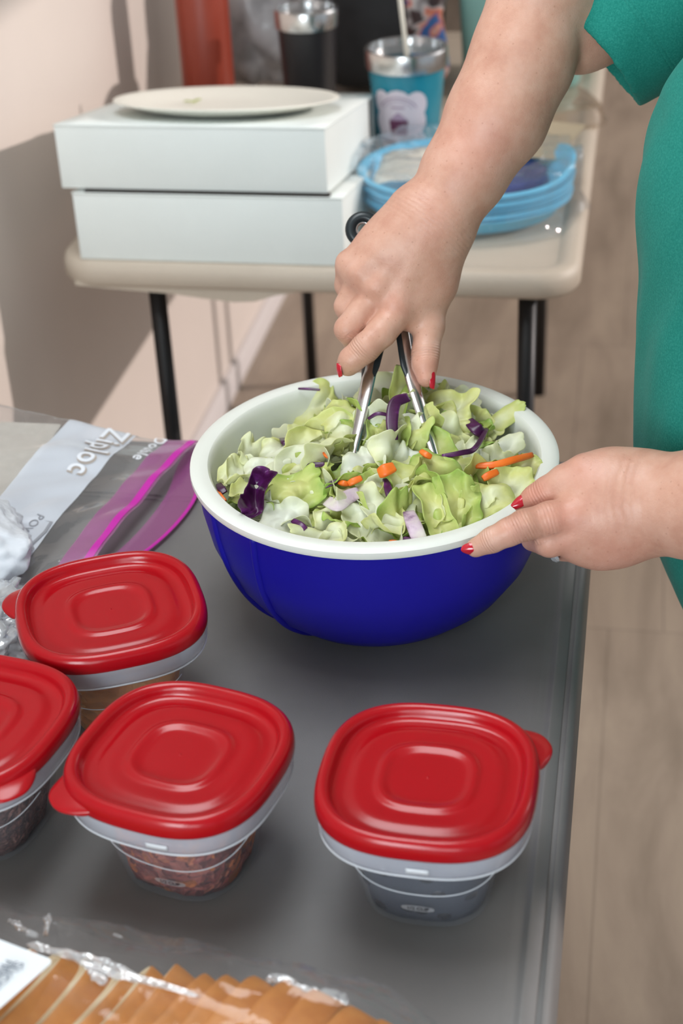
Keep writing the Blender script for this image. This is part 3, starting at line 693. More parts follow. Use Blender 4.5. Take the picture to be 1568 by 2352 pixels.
for k in range(16):
    rnd = random.Random(100 + k)
    w = rnd.uniform(0.034, 0.054); l = rnd.uniform(0.036, 0.062)
    v, ed, f = leaf_verts(w, l, k, rnd.choice([-1, 1]) * rnd.uniform(0.15, 0.75), rnd.uniform(0.008, 0.017), fold=rnd.choice([0, 0, 0.5, -0.4]))
    me = bpy.data.meshes.new('lettuce_piece'); me.from_pydata(v, [], f); me.polygons.foreach_set('use_smooth', [True] * len(me.polygons)); me.materials.append(m_leaf)
    a = me.attributes.new('edge', 'FLOAT', 'POINT'); a.data.foreach_set('value', ed); protos.append(me)
LET = dict(label='chopped pale green iceberg lettuce piece in the blue salad bowl', cat='lettuce', group='lettuce pieces in the salad')
MARKS = [(588, 1142, 'the ruffled purple cabbage curl'), (884, 1080, 'the central carrot chunk'), (1160, 1062, 'the long carrot stick'), (804, 1040, 'the left tong tip'), (1002, 1040, 'the right tong tip'),
         (908, 940, 'the hooked purple cabbage strip'), (1196, 1143, 'the thumbnail'), (955, 1215, 'the front purple and white cabbage'), (775, 1155, 'the middle white and purple cabbage'), (1080, 1035, 'the long curved purple shred'),
         (656, 1012, 'the purple bit at the back left'), (845, 1245, 'the front rim below the yellow-green leaf'), (688, 1205, 'the purple bit at the front left'), (510, 1125, 'the far left edge of the salad'), (1095, 985, 'the purple piece at the back right'),
         (722, 1068, 'the purple shred left of the tongs'), (1205, 1085, 'the bright green curl at the right rim'), (720, 935, 'the back left heap of leaves')]
def leaf_label(p):
    d = np.array(p) - CAM; w = d @ B_F; px = W_IMG / 2 + F_PX * (d @ B_R) / w; py = H_IMG / 2 - F_PX * (d @ B_U) / w
    k = min(MARKS, key=lambda m: (m[0] - px) ** 2 + (m[1] - py) ** 2 * 2.2); dx, dy = px - k[0], (py - k[1]) * 1.5
    if dx * dx + dy * dy < 900: side = 'right at'
    elif abs(dx) > abs(dy): side = 'right of' if dx > 0 else 'left of'
    else: side = 'in front of' if dy > 0 else 'behind'
    return 'chopped iceberg lettuce piece %s %s' % (side, k[2])
def place_leaf(me, p, normal, spin, scale=1.0):
    o = bpy.data.objects.new('lettuce_piece', me); COL.objects.link(o)
    q = Vector(normal).to_track_quat('Z', 'Y'); o.rotation_mode = 'QUATERNION'
    from mathutils import Quaternion
    o.rotation_quaternion = q @ Quaternion((0, 0, 1), spin); o.location = p; o.scale = (scale,) * 3
    s = o.modifiers.new('t', 'SOLIDIFY'); s.thickness = 0.0009; s.offset = 0
    s = o.modifiers.new('s', 'SUBSURF'); s.levels = 1; s.render_levels = 1
    co = np.empty(len(me.vertices) * 3); me.vertices.foreach_get('co', co); co = co.reshape(-1, 3); R3 = np.array(o.rotation_quaternion.to_matrix())
    for _ in range(14):
        w_ = (co * o.scale[0]) @ R3.T + np.array(p) - BC; q_ = np.hypot(w_[:, 0], w_[:, 1])
        lim = np.interp(w_[:, 2], [0.03, 0.05, 0.08, 0.115, 0.14, 0.150, 0.17], [0.09, 0.113, 0.127, 0.134, 0.1375, 0.141, 0.150])
        if (q_ < lim).all(): break
        o.scale = (o.scale[0] * 0.93,) * 3
    tag(o, **LET); o['label'] = leaf_label(p); return o
def sal(px, py, dz=0.012):
    """point on the salad surface under a photo pixel"""
    z = TZ + 0.14
    for _ in range(12):
        p = atz(px, py, z); z = 0.5 * z + 0.5 * (TZ + mound(p[0] - BC[0], p[1] - BC[1]) + dz)
    return atz(px, py, z)
TIP_L, TIP_R = sal(804, 1042, 0.004), sal(1002, 1042, 0.004)
_LIFT = 0.0065
TIPS = [(q[0] - BC[0], q[1] - BC[1]) for q in (TIP_L, TIP_R)]
rnd = random.Random(11); pts = []; tries = 0
while len(pts) < 238 and tries < 20000:
    tries += 1
    a = rnd.uniform(0, 2 * math.pi); r = 0.130 * math.sqrt(rnd.random()); x, y = r * math.cos(a), r * math.sin(a)
    if math.hypot((x + 0.105), (y - 0.07)) < 0.042: continue
    if any(abs(x - tx) < 0.016 and -0.042 < y - ty < 0.004 for tx, ty in TIPS): continue
    if any((x - p[0]) ** 2 + (y - p[1]) ** 2 < 0.0088 ** 2 for p in pts): continue
    pts.append((x, y))
for k, (x, y) in enumerate(pts):
    e_ = 0.004; nx = -(mound(x + e_, y) - mound(x - e_, y)) / (2 * e_); ny = -(mound(x, y + e_) - mound(x, y - e_)) / (2 * e_)
    tilt = rnd.uniform(0.1, 1.05); ta = rnd.uniform(0, 2 * math.pi)
    nrm = Vector((nx + math.tan(min(tilt, 1.1)) * 0.8 * math.cos(ta), ny - 0.25 + math.tan(min(tilt, 1.1)) * 0.8 * math.sin(ta), 1.0))
    rr = math.hypot(x, y); sc = rnd.uniform(0.62, 1.12) * (1.0 if rr < 0.10 else 0.8)
    if rr > 0.105:   # lean inward along the wall
        nrm = Vector((-x / rr * 0.5 + rnd.uniform(-.3, .3), -y / rr * 0.5 + rnd.uniform(-.3, .3), 1.0))
    place_leaf(protos[rnd.randrange(16)], (BC[0] + x, BC[1] + y, TZ + mound(x, y) + rnd.uniform(-0.009, 0.005)), nrm, rnd.uniform(0, 6.28), sc)
# body of the salad underneath
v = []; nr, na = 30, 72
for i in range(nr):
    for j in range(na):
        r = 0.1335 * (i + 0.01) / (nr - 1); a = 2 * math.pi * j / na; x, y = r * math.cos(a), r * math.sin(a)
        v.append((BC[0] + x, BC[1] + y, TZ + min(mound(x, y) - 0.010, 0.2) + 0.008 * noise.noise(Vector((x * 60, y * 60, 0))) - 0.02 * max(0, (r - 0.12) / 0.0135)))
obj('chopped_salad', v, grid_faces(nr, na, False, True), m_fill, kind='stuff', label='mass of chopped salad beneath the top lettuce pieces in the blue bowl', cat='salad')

def strip(name, pts_, w, t_, mt, **k):
    """flat shred following world points"""
    sp = spline(pts_, 22); sec = [(w / 2 * math.copysign(abs(math.cos(q)) ** 0.5, math.cos(q)), t_ / 2 * math.copysign(abs(math.sin(q)) ** 0.5, math.sin(q))) for q in [2 * math.pi * i / 10 for i in range(10)]]
    sc = [(0.55 + 0.45 * math.sin(math.pi * min(1, max(0, (i + 1.5) / 25))) ** 0.5,) * 2 for i in range(len(sp))]
    v, f = sweep(sp, sec, (0.2, -0.6, 0.75), sc); return obj(name, v, f, mt, None, **k)
_sal0 = sal
def sal(px, py, dz=0.012): return _sal0(px, py, dz + _LIFT)
CB = dict(cat='cabbage'); CR = dict(cat='carrot')
strip('cabbage_shred', [sal(903, 1010, .012), sal(900, 965, .018), sal(908, 925, .024), sal(938, 912, .026)], 0.011, 0.002, m_purp, label='wide dark purple cabbage strip standing hooked between the tong arms', **CB)
strip('cabbage_shred', [np.array([*atz(685, 897, TZ + .1505)[:2], TZ + .1525]), np.array([*atz(712, 899, TZ + .1505)[:2], TZ + .153]), np.array([*atz(735, 900, TZ + .1505)[:2], TZ + .1525])], 0.0026, 0.0018, m_purp, label='purple cabbage shred lying on the back left of the white rim', **CB)
strip('cabbage_shred', [sal(1015, 1048, .010), sal(1060, 1040, .014), sal(1090, 1030, .014), sal(1118, 985, .014)], 0.005, 0.0018, m_purp, label='long curved purple cabbage shred right of the tongs', **CB)
strip('cabbage_shred', [sal(1075, 965, .012), sal(1095, 985, .014), sal(1115, 1000, .010)], 0.012, 0.002, m_purp, label='broad purple cabbage piece at the back right of the salad', **CB)
strip('cabbage_shred', [sal(845, 962, .014), sal(868, 950, .018), sal(898, 955, .016)], 0.0035, 0.0016, m_purp, label='thin curled purple shred just right of the left tong arm', **CB)
strip('cabbage_shred', [sal(745, 1118, .014), sal(768, 1108, .016), sal(790, 1100, .015)], 0.0045, 0.0018, m_purp, label='small purple shred left of the orange carrot bits in the middle', **CB)
strip('cabbage_shred', [sal(700, 1072, .013), sal(722, 1068, .014), sal(745, 1066, .013)], 0.005, 0.0018, m_purp, label='purple shred on the white leaf left of the tongs', **CB)
strip('cabbage_shred', [sal(750, 1150, .014), sal(775, 1158, .018), sal(798, 1142, .016), sal(825, 1130, .014)], 0.013, 0.002, m_cabw, label='white and purple cabbage piece in the middle left of the salad', **CB)
strip('cabbage_shred', [sal(938, 1175, .012), sal(950, 1205, .014), sal(962, 1235, .012), sal(970, 1248, .010)], 0.013, 0.0022, m_cabw, label='white and purple cabbage piece standing near the front rim', **CB)
strip('cabbage_shred', [sal(925, 1240, .008), sal(950, 1245, .010), sal(975, 1240, .010)], 0.008, 0.002, m_purp, label='dark purple cabbage piece lying at the front rim', **CB)
strip('cabbage_shred', [sal(650, 1005, .010), sal(656, 1012, .012), sal(662, 1018, .010)], 0.010, 0.002, m_purp, label='dark purple bit at the back left edge of the salad', **CB)
strip('cabbage_shred', [sal(502, 1112, .006), sal(508, 1122, .008), sal(516, 1132, .006)], 0.007, 0.002, m_purp, label='dark purple bit at the far left edge of the salad', **CB)
strip('cabbage_shred', [sal(885, 1100, .012), sal(893, 1130, .014), sal(900, 1155, .012)], 0.007, 0.002, m_purp, label='dark purple shred beside the orange carrot in the centre', **CB)
strip('cabbage_shred', [sal(672, 1195, .010), sal(688, 1205, .012), sal(702, 1216, .010)], 0.006, 0.002, m_purp, label='purple bit in the front left of the salad', **CB)
# ruffled purple piece on the left
v, ed, f = leaf_verts(0.019, 0.042, 77, 0.7, 0.017, 21, 31); p = sal(592, 1140, 0.012)
o = obj('cabbage_shred', v, f, m_purp, label='ruffled bright purple cabbage curl on the left of the salad', **CB); solid(o, 0.0012); o.location = tuple(p)
o.rotation_euler = Vector((0.1, -0.6, 0.7)).to_track_quat('Z', 'X').to_euler(); o.rotation_euler.rotate_axis('Z', 0.95); subsurf(o)
# carrots
strip('carrot_stick', [sal(1092, 1070, .014), sal(1135, 1068, .017), sal(1180, 1056, .019), sal(1222, 1045, .019)], 0.0062, 0.0045, m_carr, label='long orange carrot stick at the right of the salad', **CR)
strip('carrot_stick', [sal(1108, 1100, .012), sal(1122, 1092, .014), sal(1142, 1084, .014)], 0.0065, 0.0045, m_carr, label='short orange carrot bit just below the long carrot stick', **CR)
strip('carrot_stick', [sal(870, 1088, .018), sal(884, 1080, .022), sal(905, 1072, .021)], 0.011, 0.004, m_carr, label='bright orange carrot chunk in the centre of the salad', **CR)
strip('carrot_stick', [sal(800, 1112, .016), sal(812, 1105, .018), sal(830, 1098, .018)], 0.006, 0.0035, m_carr, label='orange carrot shred left of the centre carrot chunk', **CR)
strip('carrot_stick', [sal(778, 1108, .015), sal(788, 1110, .017), sal(800, 1112, .015)], 0.005, 0.003, m_carr, label='tiny orange carrot bit in the middle left of the salad', **CR)
strip('carrot_stick', [sal(966, 1036, .016), sal(978, 1044, .018), sal(990, 1050, .016)], 0.0055, 0.0035, m_carr, label='orange carrot shred at the foot of the right tong arm', **CR)
strip('carrot_stick', [sal(744, 1040, .014), sal(749, 1046, .015), sal(755, 1050, .014)], 0.004, 0.003, m_carr, label='tiny orange carrot fleck left of the left tong arm', **CR)
strip('carrot_stick', [sal(496, 1128, .006), sal(504, 1140, .008), sal(516, 1152, .006)], 0.006, 0.003, m_carr, label='orange carrot shred at the far left edge of the salad', **CR)
strip('carrot_stick', [sal(893, 1246, .008), sal(902, 1247, .010), sal(911, 1246, .008)], 0.005, 0.003, m_carr, label='tiny orange carrot bit at the front rim', **CR)
# hand-placed larger leaves that the photo shows clearly
BIG = [(845, 1185, .046, .066, .5, .011, 0.3, 'wide yellow-green curled lettuce leaf at the front of the salad'),
       (985, 1090, .044, .050, .6, .013, 1.2, 'large white-green curled lettuce leaf right of centre'),
       (790, 985, .034, .062, .6, .008, -0.2, 'pale green folded lettuce leaf behind the left tong arm'),
       (680, 1130, .050, .044, .2, .009, 0.6, 'flat whitish lettuce leaf on the left of the salad'),
       (1140, 975, .018, .066, .5, .003, -0.7, 'long pale lettuce rib leaning on the back right of the bowl'),
       (1150, 1035, .022, .050, .5, .004, -1.0, 'short pale lettuce rib above the long carrot stick'),
       (1000, 1180, .024, .060, .5, .008, 0.1, 'white-veined lettuce leaf standing near the front right'),
       (1050, 1165, .042, .055, .4, .012, 0.3, 'broad pale green lettuce leaf at the front right'),
       (1120, 1150, .050, .040, .4, .009, 0.8, 'yellow-green crinkled lettuce leaf at the right'),
       (1180, 1130, .040, .044, .5, .009, 0.2, 'pale crinkled lettuce leaf by the thumbnail'),
       (725, 935, .048, .044, .3, .010, 0.3, 'white crinkled lettuce leaf at the back left'),
       (880, 905, .056, .040, .4, .010, 0.0, 'pale yellow-green leaf at the back rim between the tong arms'),
       (1030, 950, .050, .046, .4, .010, 0.0, 'yellow-edged green lettuce leaf behind the right tong arm'),
       (640, 1045, .040, .036, .5, .010, 0.5, 'yellow ruffled lettuce leaf on the left'),
       (560, 1090, .034, .040, .6, .010, 0.9, 'bright green ruffled lettuce leaf at the left rim'),
       (1205, 1085, .026, .026, .6, .010, 0.9, 'bright green curled lettuce leaf at the right rim'),
       (645, 1195, .046, .040, .5, .010, 0.2, 'pale ruffled lettuce leaf at the front left rim'),
       (835, 1070, .034, .042, .5, .012, 0.2, 'green and white frilled lettuce piece in the centre'),
       (740, 1235, .048, .020, .5, .008, 0.4, 'pale green lettuce strip along the front rim')]
for k, (px, py, w, l, bend, ruf, ang, lab) in enumerate(BIG):
    v, ed, f = leaf_verts(w, l, 300 + k, -bend * (0.35 if k % 3 else -0.5), ruf, 25, 25)
    p = _sal0(px, py, 0.010)
    o = obj('lettuce_leaf', v, f, m_leaf, label=lab, cat='lettuce'); attr(o, 'edge', ed)
    rq = random.Random(k); n_ = Vector((rq.uniform(-.25, .25), -0.55 + rq.uniform(-.2, .2), 0.9))
    o.location = tuple(p); o.rotation_euler = n_.to_track_quat('Z', 'Y').to_euler(); o.rotation_euler.rotate_axis('Z', ang)
    solid(o, 0.0011); subsurf(o)

# ------------------------------------------------------------------ tongs
T_top = at(842, 575, 1.530)
tg = empty('kitchen_tongs', T_top, label='stainless steel locking tongs with black grips held upright in the salad', cat='tongs')
def rel(pp): return [np.array(p) - T_top for p in pp]
def arc_sec(w, d, th, n=12):
    """open channel section: curved strip w wide, d deep, th thick (closed outline)"""
    o_ = [(w / 2 * math.sin(q), d * (math.cos(q) - 1)) for q in [(-1 + 2 * i / n) * 1.35 for i in range(n + 1)]]
    i_ = [((w / 2 - th) * math.sin(q), (d - th) * (math.cos(q) - 1) - th) for q in [(1 - 2 * i / n) * 1.35 for i in range(n + 1)]]
    return o_ + i_
view = -B_F
dL, dR = np.linalg.norm(TIP_L - CAM) / 0.96 - 0.004, np.linalg.norm(TIP_R - CAM) / 0.96 - 0.004
mix = lambda d0, d1, t_: d0 + (d1 - d0) * t_
LA = [at(852, 590, 1.532), at(872, 660, mix(1.532, dL, .14)), at(868, 750, mix(1.532, dL, .34)), at(845, 850, mix(1.532, dL, .56)), at(824, 950, mix(1.532, dL, .80)), at(806, 1035, dL), at(800, 1085, mix(1.532, dL, 1.10))]
RA = [at(858, 590, 1.536), at(896, 660, mix(1.536, dR, .14)), at(928, 750, mix(1.536, dR, .34)), at(946, 850, mix(1.536, dR, .56)), at(975, 950, mix(1.536, dR, .80)), at(1000, 1035, dR), at(1012, 1085, mix(1.536, dR, 1.10))]
for nm, P_, side in (('tong_arm', LA, -1), ('tong_arm', RA, 1)):
    up = view * 1.0 + B_R * 0.55 * side
    sp = spline(rel(P_), 44)
    sc = []
    for i in range(45):
        t_ = i / 44; w = 0.75 + 0.25 * min(1, t_ / 0.3) if t_ < 0.55 else 1.0 - 0.55 * ((t_ - 0.55) / 0.45) ** 1.3; sc.append((w, 1.0))
    v, f = sweep(sp, arc_sec(0.0148, 0.0045, 0.0010), up, sc); arm = obj('tong_arm', v, f, m_steel, tg); autosmooth(arm, 50)
    # black grip sleeve under the steel, showing as dark edges
    gp = spline(rel([p - up / np.linalg.norm(up) * 0.0035 for p in P_[:-1]]), 34)[:26]
    gs = [(0.85 + 0.15 * min(1, i / 8) if i < 21 else 1.0 - 0.16 * (i - 20), 1.0 if i < 22 else 1.0 - 0.2 * (i - 21)) for i in range(26)]
    v, f = sweep(gp, [(0.0092 * math.cos(q), 0.0026 * math.sin(q)) for q in [2 * math.pi * i / 14 for i in range(14)]], up, gs)
    obj('grip', v, f, m_black, tg, label='black grip')
# pull ring at the hinge end
rc = at(834, 527, 1.535) - T_top
v = []; nu, nv = 32, 14
ax1 = B_R * 0.94 + B_U * 0.1; ax2 = np.cross(ax1, view); ax1 /= np.linalg.norm(ax1); ax2 /= np.linalg.norm(ax2); ax3 = np.cross(ax1, ax2)
for rad, tr_, mt, nm in ((0.0115, 0.0052, m_black, 'pull_ring'), (0.0065, 0.0016, m_steel, 'eyelet')):
    v = []
    for i in range(nu):
        a = 2 * math.pi * i / nu; d = ax1 * math.cos(a) + ax2 * math.sin(a)
        for j in range(nv):
            q = 2 * math.pi * j / nv; v.append(tuple(rc + d * (rad + tr_ * math.cos(q)) + ax3 * tr_ * math.sin(q)))
    obj(nm, v, grid_faces(nu, nv, True, True), mt, tg)
v, f = tube([rc - ax2 * 0 + B_U * -0.010, rc - B_U * 0.016 + B_R * 0.002, at(852, 592, 1.533) - T_top], 0.0058, up=view); obj('hinge', v, f, m_black, tg)

# ------------------------------------------------------------------ the person
pers = empty('person', (0.22, 1.24, 0), label='person in a green short-sleeved shirt tossing the salad with tongs and steadying the bowl', cat='person')
PO = np.array([0.22, 1.24, 0.0])
DR = 0.018
def dr(py): return 0.018 - 0.032 * max(0.0, (py - 700) / 150)      # the hand leans forward with the tongs
def hp(px, py, d, r): return (at(px, py, d + dr(py)), r)
g = SDF(np.array([-0.270, 1.14, 0.885]), np.array([0.10, 1.53, 1.37]), 0.0016)
A = lambda *q: [hp(*p) for p in q]
# forearm and upper arm
g.chain(A((1245, -20, 1.500, .046), (1198, 140, 1.493, .0425), (1140, 270, 1.484, .0415), (1064, 400, 1.474, .0345), (1002, 500, 1.466, .0285)), 0.02, 0.012)
g.chain(A((1245, -20, 1.500, .044), (1330, 55, 1.530, .040), (1460, 10, 1.555, .042)), 0.015, 0.006)
# back of the hand
g.chain(A((1012, 510, 1.470, .0265), (985, 560, 1.466, .0215), (915, 712, 1.460, .0150)), 0.02, 0.02)
g.chain(A((990, 515, 1.467, .0265), (945, 580, 1.462, .0195), (868, 664, 1.458, .0150)), 0.02, 0.02)
g.chain(A((970, 505, 1.467, .0250), (915, 565, 1.464, .0190), (832, 632, 1.461, .0138)), 0.02, 0.02)
g.chain(A((950, 505, 1.470, .0240), (885, 560, 1.469, .0180), (806, 606, 1.468, .0125)), 0.02, 0.02)
g.chain(A((1010, 545, 1.474, .0220), (990, 650, 1.474, .0195), (968, 722, 1.474, .0150)), 0.02, 0.02)
g.chain(A((955, 600, 1.478, .0200), (900, 660, 1.478, .0180)), 0.02, 0.02)
# knuckle pads
for c_, rr in (((909, 706, 1.449), .0085), ((866, 661, 1.447), .0080), ((829, 630, 1.452), .0070)):
    g.ell(at(c_[0], c_[1], c_[2] + dr(c_[1])), (rr,) * 3, 0.012)
# tendons
for (x0, y0, x1, y1) in ((965, 560, 905, 700), (940, 545, 862, 655), (915, 535, 825, 622)):
    g.chain([(at(x0, y0, 1.4440 + DR), .0035), (at((x0 + x1) / 2, (y0 + y1) / 2, 1.4445 + DR), .0045), (at(x1, y1, 1.4465 + DR), .004)], 0.004, 0.012)
# fingers
g.chain(A((800, 605, 1.468, .0115), (794, 655, 1.482, .0100), (808, 705, 1.500, .0085)), 0.003, 0.0035)
g.chain(A((828, 634, 1.462, .0125), (796, 704, 1.472, .0112), (815, 752, 1.494, .0092)), 0.003, 0.0030)
g.chain(A((868, 668, 1.458, .0135), (798, 756, 1.464, .0118), (815, 790, 1.486, .0095)), 0.003, 0.0030)
g.chain(A((914, 716, 1.458, .0148), (875, 764, 1.455, .0130), (838, 800, 1.456, .0126), (808, 826, 1.464, .0112), (799, 838, 1.472, .0102)), 0.004, 0.0030)
# thumb and web
g.chain(A((985, 700, 1.476, .0160), (984, 750, 1.478, .0138), (977, 812, 1.481, .0118), (975, 838, 1.482, .0108), (978, 868, 1.484, .0085)), 0.005, 0.005)
g.chain(A((930, 722, 1.474, .0125), (975, 722, 1.478, .0130)), 0.006, 0.008)
Vr, Fr = g.mesh(); Vr = relax(Vr, Fr, 3, 0.4)

DL = 0.0
g2 = SDF(np.array([-0.150, 0.85, 0.835]), np.array([0.32, 1.20, 1.34]), 0.0017)
B_ = lambda *q: [(at(x, y, d), r) for x, y, d, r in q]
g2.chain(B_((1480, 1150, 1.330, .0300), (1600, 1152, 1.310, .0335), (1760, 1130, 1.270, .039), (2020, 1040, 1.215, .044)), 0.02, 0.012)
g2.chain(B_((1480, 1175, 1.335, .0300), (1600, 1168, 1.315, .0335), (1760, 1135, 1.275, .039)), 0.02, 0.02)
g2.chain(B_((2020, 1040, 1.215, .045), (2160, 560, 1.230, .048), (2200, 200, 1.27, .05)), 0.02, 0.02)
g2.chain(B_((1478, 1118, 1.326, .0230), (1400, 1145, 1.318, .0200), (1322, 1182, 1.309, .0160)), 0.02, 0.02)
g2.chain(B_((1478, 1150, 1.326, .0230), (1400, 1185, 1.320, .0190), (1312, 1222, 1.314, .0150)), 0.02, 0.02)
g2.chain(B_((1478, 1180, 1.332, .0230), (1400, 1215, 1.326, .0180), (1330, 1245, 1.320, .0140)), 0.02, 0.02)
g2.chain(B_((1478, 1195, 1.342, .0220), (1410, 1235, 1.335, .0175), (1370, 1256, 1.330, .0140)), 0.02, 0.02)
g2.chain(B_((1470, 1112, 1.334, .0205), (1400, 1096, 1.326, .0180), (1342, 1092, 1.318, .0160)), 0.02, 0.02)
g2.chain(B_((1420, 1150, 1.335, .0200), (1360, 1160, 1.325, .0170)), 0.02, 0.02)
g2.chain(B_((1342, 1092, 1.318, .0160), (1300, 1108, 1.320, .0145), (1258, 1130, 1.324, .0124), (1230, 1146, 1.327, .0112), (1203, 1160, 1.331, .0082)), 0.004, 0.004)
g2.chain(B_((1322, 1184, 1.307, .0156), (1262, 1192, 1.299, .0135), (1204, 1206, 1.294, .0120), (1168, 1222, 1.293, .0108), (1130, 1240, 1.294, .0098), (1092, 1258, 1.299, .0078)), 0.004, 0.0028)
g2.chain(B_((1312, 1226, 1.310, .0145), (1262, 1244, 1.308, .0122), (1222, 1240, 1.334, .0092)), 0.003, 0.0028)
g2.chain(B_((1330, 1245, 1.316, .0135), (1296, 1258, 1.328, .0104), (1245, 1252, 1.356, .0085)), 0.003, 0.0028)
g2.chain(B_((1370, 1256, 1.330, .0135), (1332, 1268, 1.345, .0092), (1285, 1262, 1.368, .0078)), 0.003, 0.0028)
for c_, rr in (((1322, 1182, 1.299), .0065), ((1204, 1203, 1.2845), .0045)):
    g2.ell(at(*c_), (rr,) * 3, 0.010)
Vl, Fl = g2.mesh(); Vl = relax(Vl, Fl, 3, 0.4)

# trunk, head, legs (coarser; under the clothes or out of frame)
g3 = SDF((-0.08, 0.92, 0.0), (0.50, 1.62, 1.72), 0.008)
SH_R = at(1640, -110, 1.575); SH_L = np.array([0.20, 1.05, 1.33])
EL_L = at(2200, 200, 1.27)
g3.ell((0.22, 1.24, 1.05), (0.115, 0.14, 0.24), 0.04); g3.ell((0.22, 1.29, 1.24), (0.10, 0.16, 0.14), 0.04)
g3.chain([(SH_R, .05), ((0.21, 1.24, 1.33), .06), (SH_L, .05)], 0.03, 0.03)
g3.chain([(at(1460, 10, 1.573), .038), (SH_R, .048)], 0.02, 0.02); g3.chain([(EL_L, .044), (SH_L, .05)], 0.02, 0.02)
g3.chain([((0.21, 1.24, 1.34), .055), ((0.17, 1.24, 1.45), .050)], 0.02, 0.02)
g3.ell((0.135, 1.24, 1.545), (0.092, 0.074, 0.112), 0.012)
g3.ell((0.045, 1.24, 1.53), (0.014, 0.012, 0.018), 0.012); g3.ell((0.062, 1.24, 1.475), (0.03, 0.03, 0.02), 0.02)
g3.ell((0.052, 1.24, 1.498), (0.012, 0.022, 0.008), 0.004)
for sy in (-1, 1):
    g3.ell((0.145, 1.24 + 0.076 * sy, 1.54), (0.016, 0.008, 0.028), 0.006)
    g3.ell((0.050, 1.24 + 0.030 * sy, 1.552), (0.010, 0.014, 0.010), 0.004, cut=True)
    g3.chain([((0.23, 1.24 + 0.075 * sy, 0.88), .085), ((0.27, 1.24 + 0.08 * sy, 0.48), .056), ((0.36, 1.24 + 0.08 * sy, 0.08), .040)], 0.03, 0.03)
    g3.chain([((0.38, 1.24 + 0.085 * sy, 0.045), .038), ((0.23, 1.24 + 0.09 * sy, 0.035), .030)], 0.02, 0.02)
Vb, Fb = g3.mesh(); Vb = relax(Vb, Fb, 2)
V = np.concatenate([Vr, Vl, Vb]) - PO; Fc = np.concatenate([Fr, Fl + len(Vr), Fb + len(Vr) + len(Vl)])
body = fast_obj('body', V, Fc, m_skin, pers)
# skin attributes: reddened knuckles, wrinkle bands over the joints
Wd = V + PO; red = np.zeros(len(V)); wr = np.zeros(len(V)); wm = np.zeros(len(V))
def spot(c, r, s):
    global red; red = np.maximum(red, s * np.exp(-((Wd - c) ** 2).sum(1) / r ** 2))
for c_, r_, s_ in (((907, 700, 1.445), .012, .35), ((866, 655, 1.447), .010, .30), ((829, 625, 1.45), .010, .2), ((985, 860, 1.49), .016, .55), ((838, 790, 1.46), .010, .2), ((1015, 640, 1.46), .02, .15), ((1110, 330, 1.44), .035, .25), ((1000, 500, 1.44), .02, .2)):
    spot(at(c_[0], c_[1], c_[2] + dr(c_[1])), r_, s_)
for c_, r_, s_ in (((1300, 1190, 1.285), .022, .35), ((1225, 1150, 1.32), .018, .45), ((1400, 1260, 1.32), .03, .35), ((1186, 1212, 1.285), .012, .3), ((1290, 1240, 1.31), .02, .4), ((1340, 1080, 1.30), .02, .25)):
    spot(at(*c_), r_, s_)
def wrinkle(p, q, w, R, freq, s):
    """p: joint centre, q: a point further along the limb"""
    global wr, wm
    ax = q - p; ax /= np.linalg.norm(ax); d = Wd - p; a = d @ ax; rad = np.sqrt(np.maximum((d ** 2).sum(1) - a * a, 0))
    m = s * np.exp(-(a / w) ** 2) * (rad < R)
    k = m > wm; wm[k] = m[k]; wr[k] = a[k] * freq
wrinkle(at(838, 800, 1.456 + dr(800)), at(800, 838, 1.47 + dr(838)), .006, .02, 2600, 0.9)
wrinkle(at(979, 815, 1.481 + dr(815)), at(984, 872, 1.484 + dr(872)), .006, .02, 2600, 0.6)
wrinkle(at(798, 756, 1.464 + dr(756)), at(815, 790, 1.486 + dr(790)), .005, .016, 2600, 0.3)
wrinkle(at(985, 510, 1.466 + dr(510)), at(1064, 400, 1.474 + dr(400)), .014, .05, 1500, 0.22)
wrinkle(at(1192, 1210, 1.293), at(1130, 1240, 1.294), .0075, .02, 2600, 1.0)
wrinkle(at(1255, 1190, 1.295), at(1204, 1206, 1.293), .006, .014, 2200, 0.3)
wrinkle(at(1128, 1240, 1.294), at(1092, 1258, 1.299), .0045, .014, 2800, 0.6)
wrinkle(at(1245, 1136, 1.325), at(1203, 1160, 1.331), .006, .016, 2600, 0.5)
wrinkle(at(1500, 1160, 1.33), at(1600, 1155, 1.31), .016, .06, 1100, 0.22)
attr(body, 'red', red); attr(body, 'wr', wr); attr(body, 'wm', wm)

def nail(c, ax, nrm, ln, wd, parent=pers):
    """c centre, ax towards the fingertip, nrm outward"""
    ax = np.array(ax, float); ax /= np.linalg.norm(ax); nrm = np.array(nrm, float); nrm -= ax * (nrm @ ax); nrm /= np.linalg.norm(nrm); sd = np.cross(ax, nrm)
    v = []; nu, nv = 14, 11
    for i in range(nu):
        s = i / (nu - 1)
        for j in range(nv):
            t_ = -1 + 2 * j / (nv - 1)
            w = wd / 2 * (1 - 0.75 * max(0, s - 0.55) ** 2 / 0.2 * 0.55) * (1 - 0.5 * max(0, 0.2 - s) ** 2 / 0.04)
            l = (s - 0.5) * ln + (1 - t_ * t_) * 0.0012 * (1 if s > .5 else -1) * abs(s - .5) * 2
            h = -0.55 * wd * t_ * t_ * 0.55 - 0.0010 * (2 * s - 1) ** 2
            v.append(tuple(c + ax * l + sd * t_ * w + nrm * h - PO))
    o = obj('fingernail', v, grid_faces(nu, nv), m_nail, parent, label='red painted fingernail'); solid(o, 0.0009, 1); subsurf(o); return o
nail(at(773, 851, 1.468 + dr(851)), -B_U * 0.9 + B_R * 0.15 - B_F * -0.25, -B_R * 0.95 - B_U * 0.35 - B_F * 0.2, 0.011, 0.0098)
nail(at(999, 868, 1.480 + dr(868)), -B_U * 1.0 + B_R * 0.02, B_R * 0.90 - B_F * 0.45, 0.018, 0.0105)
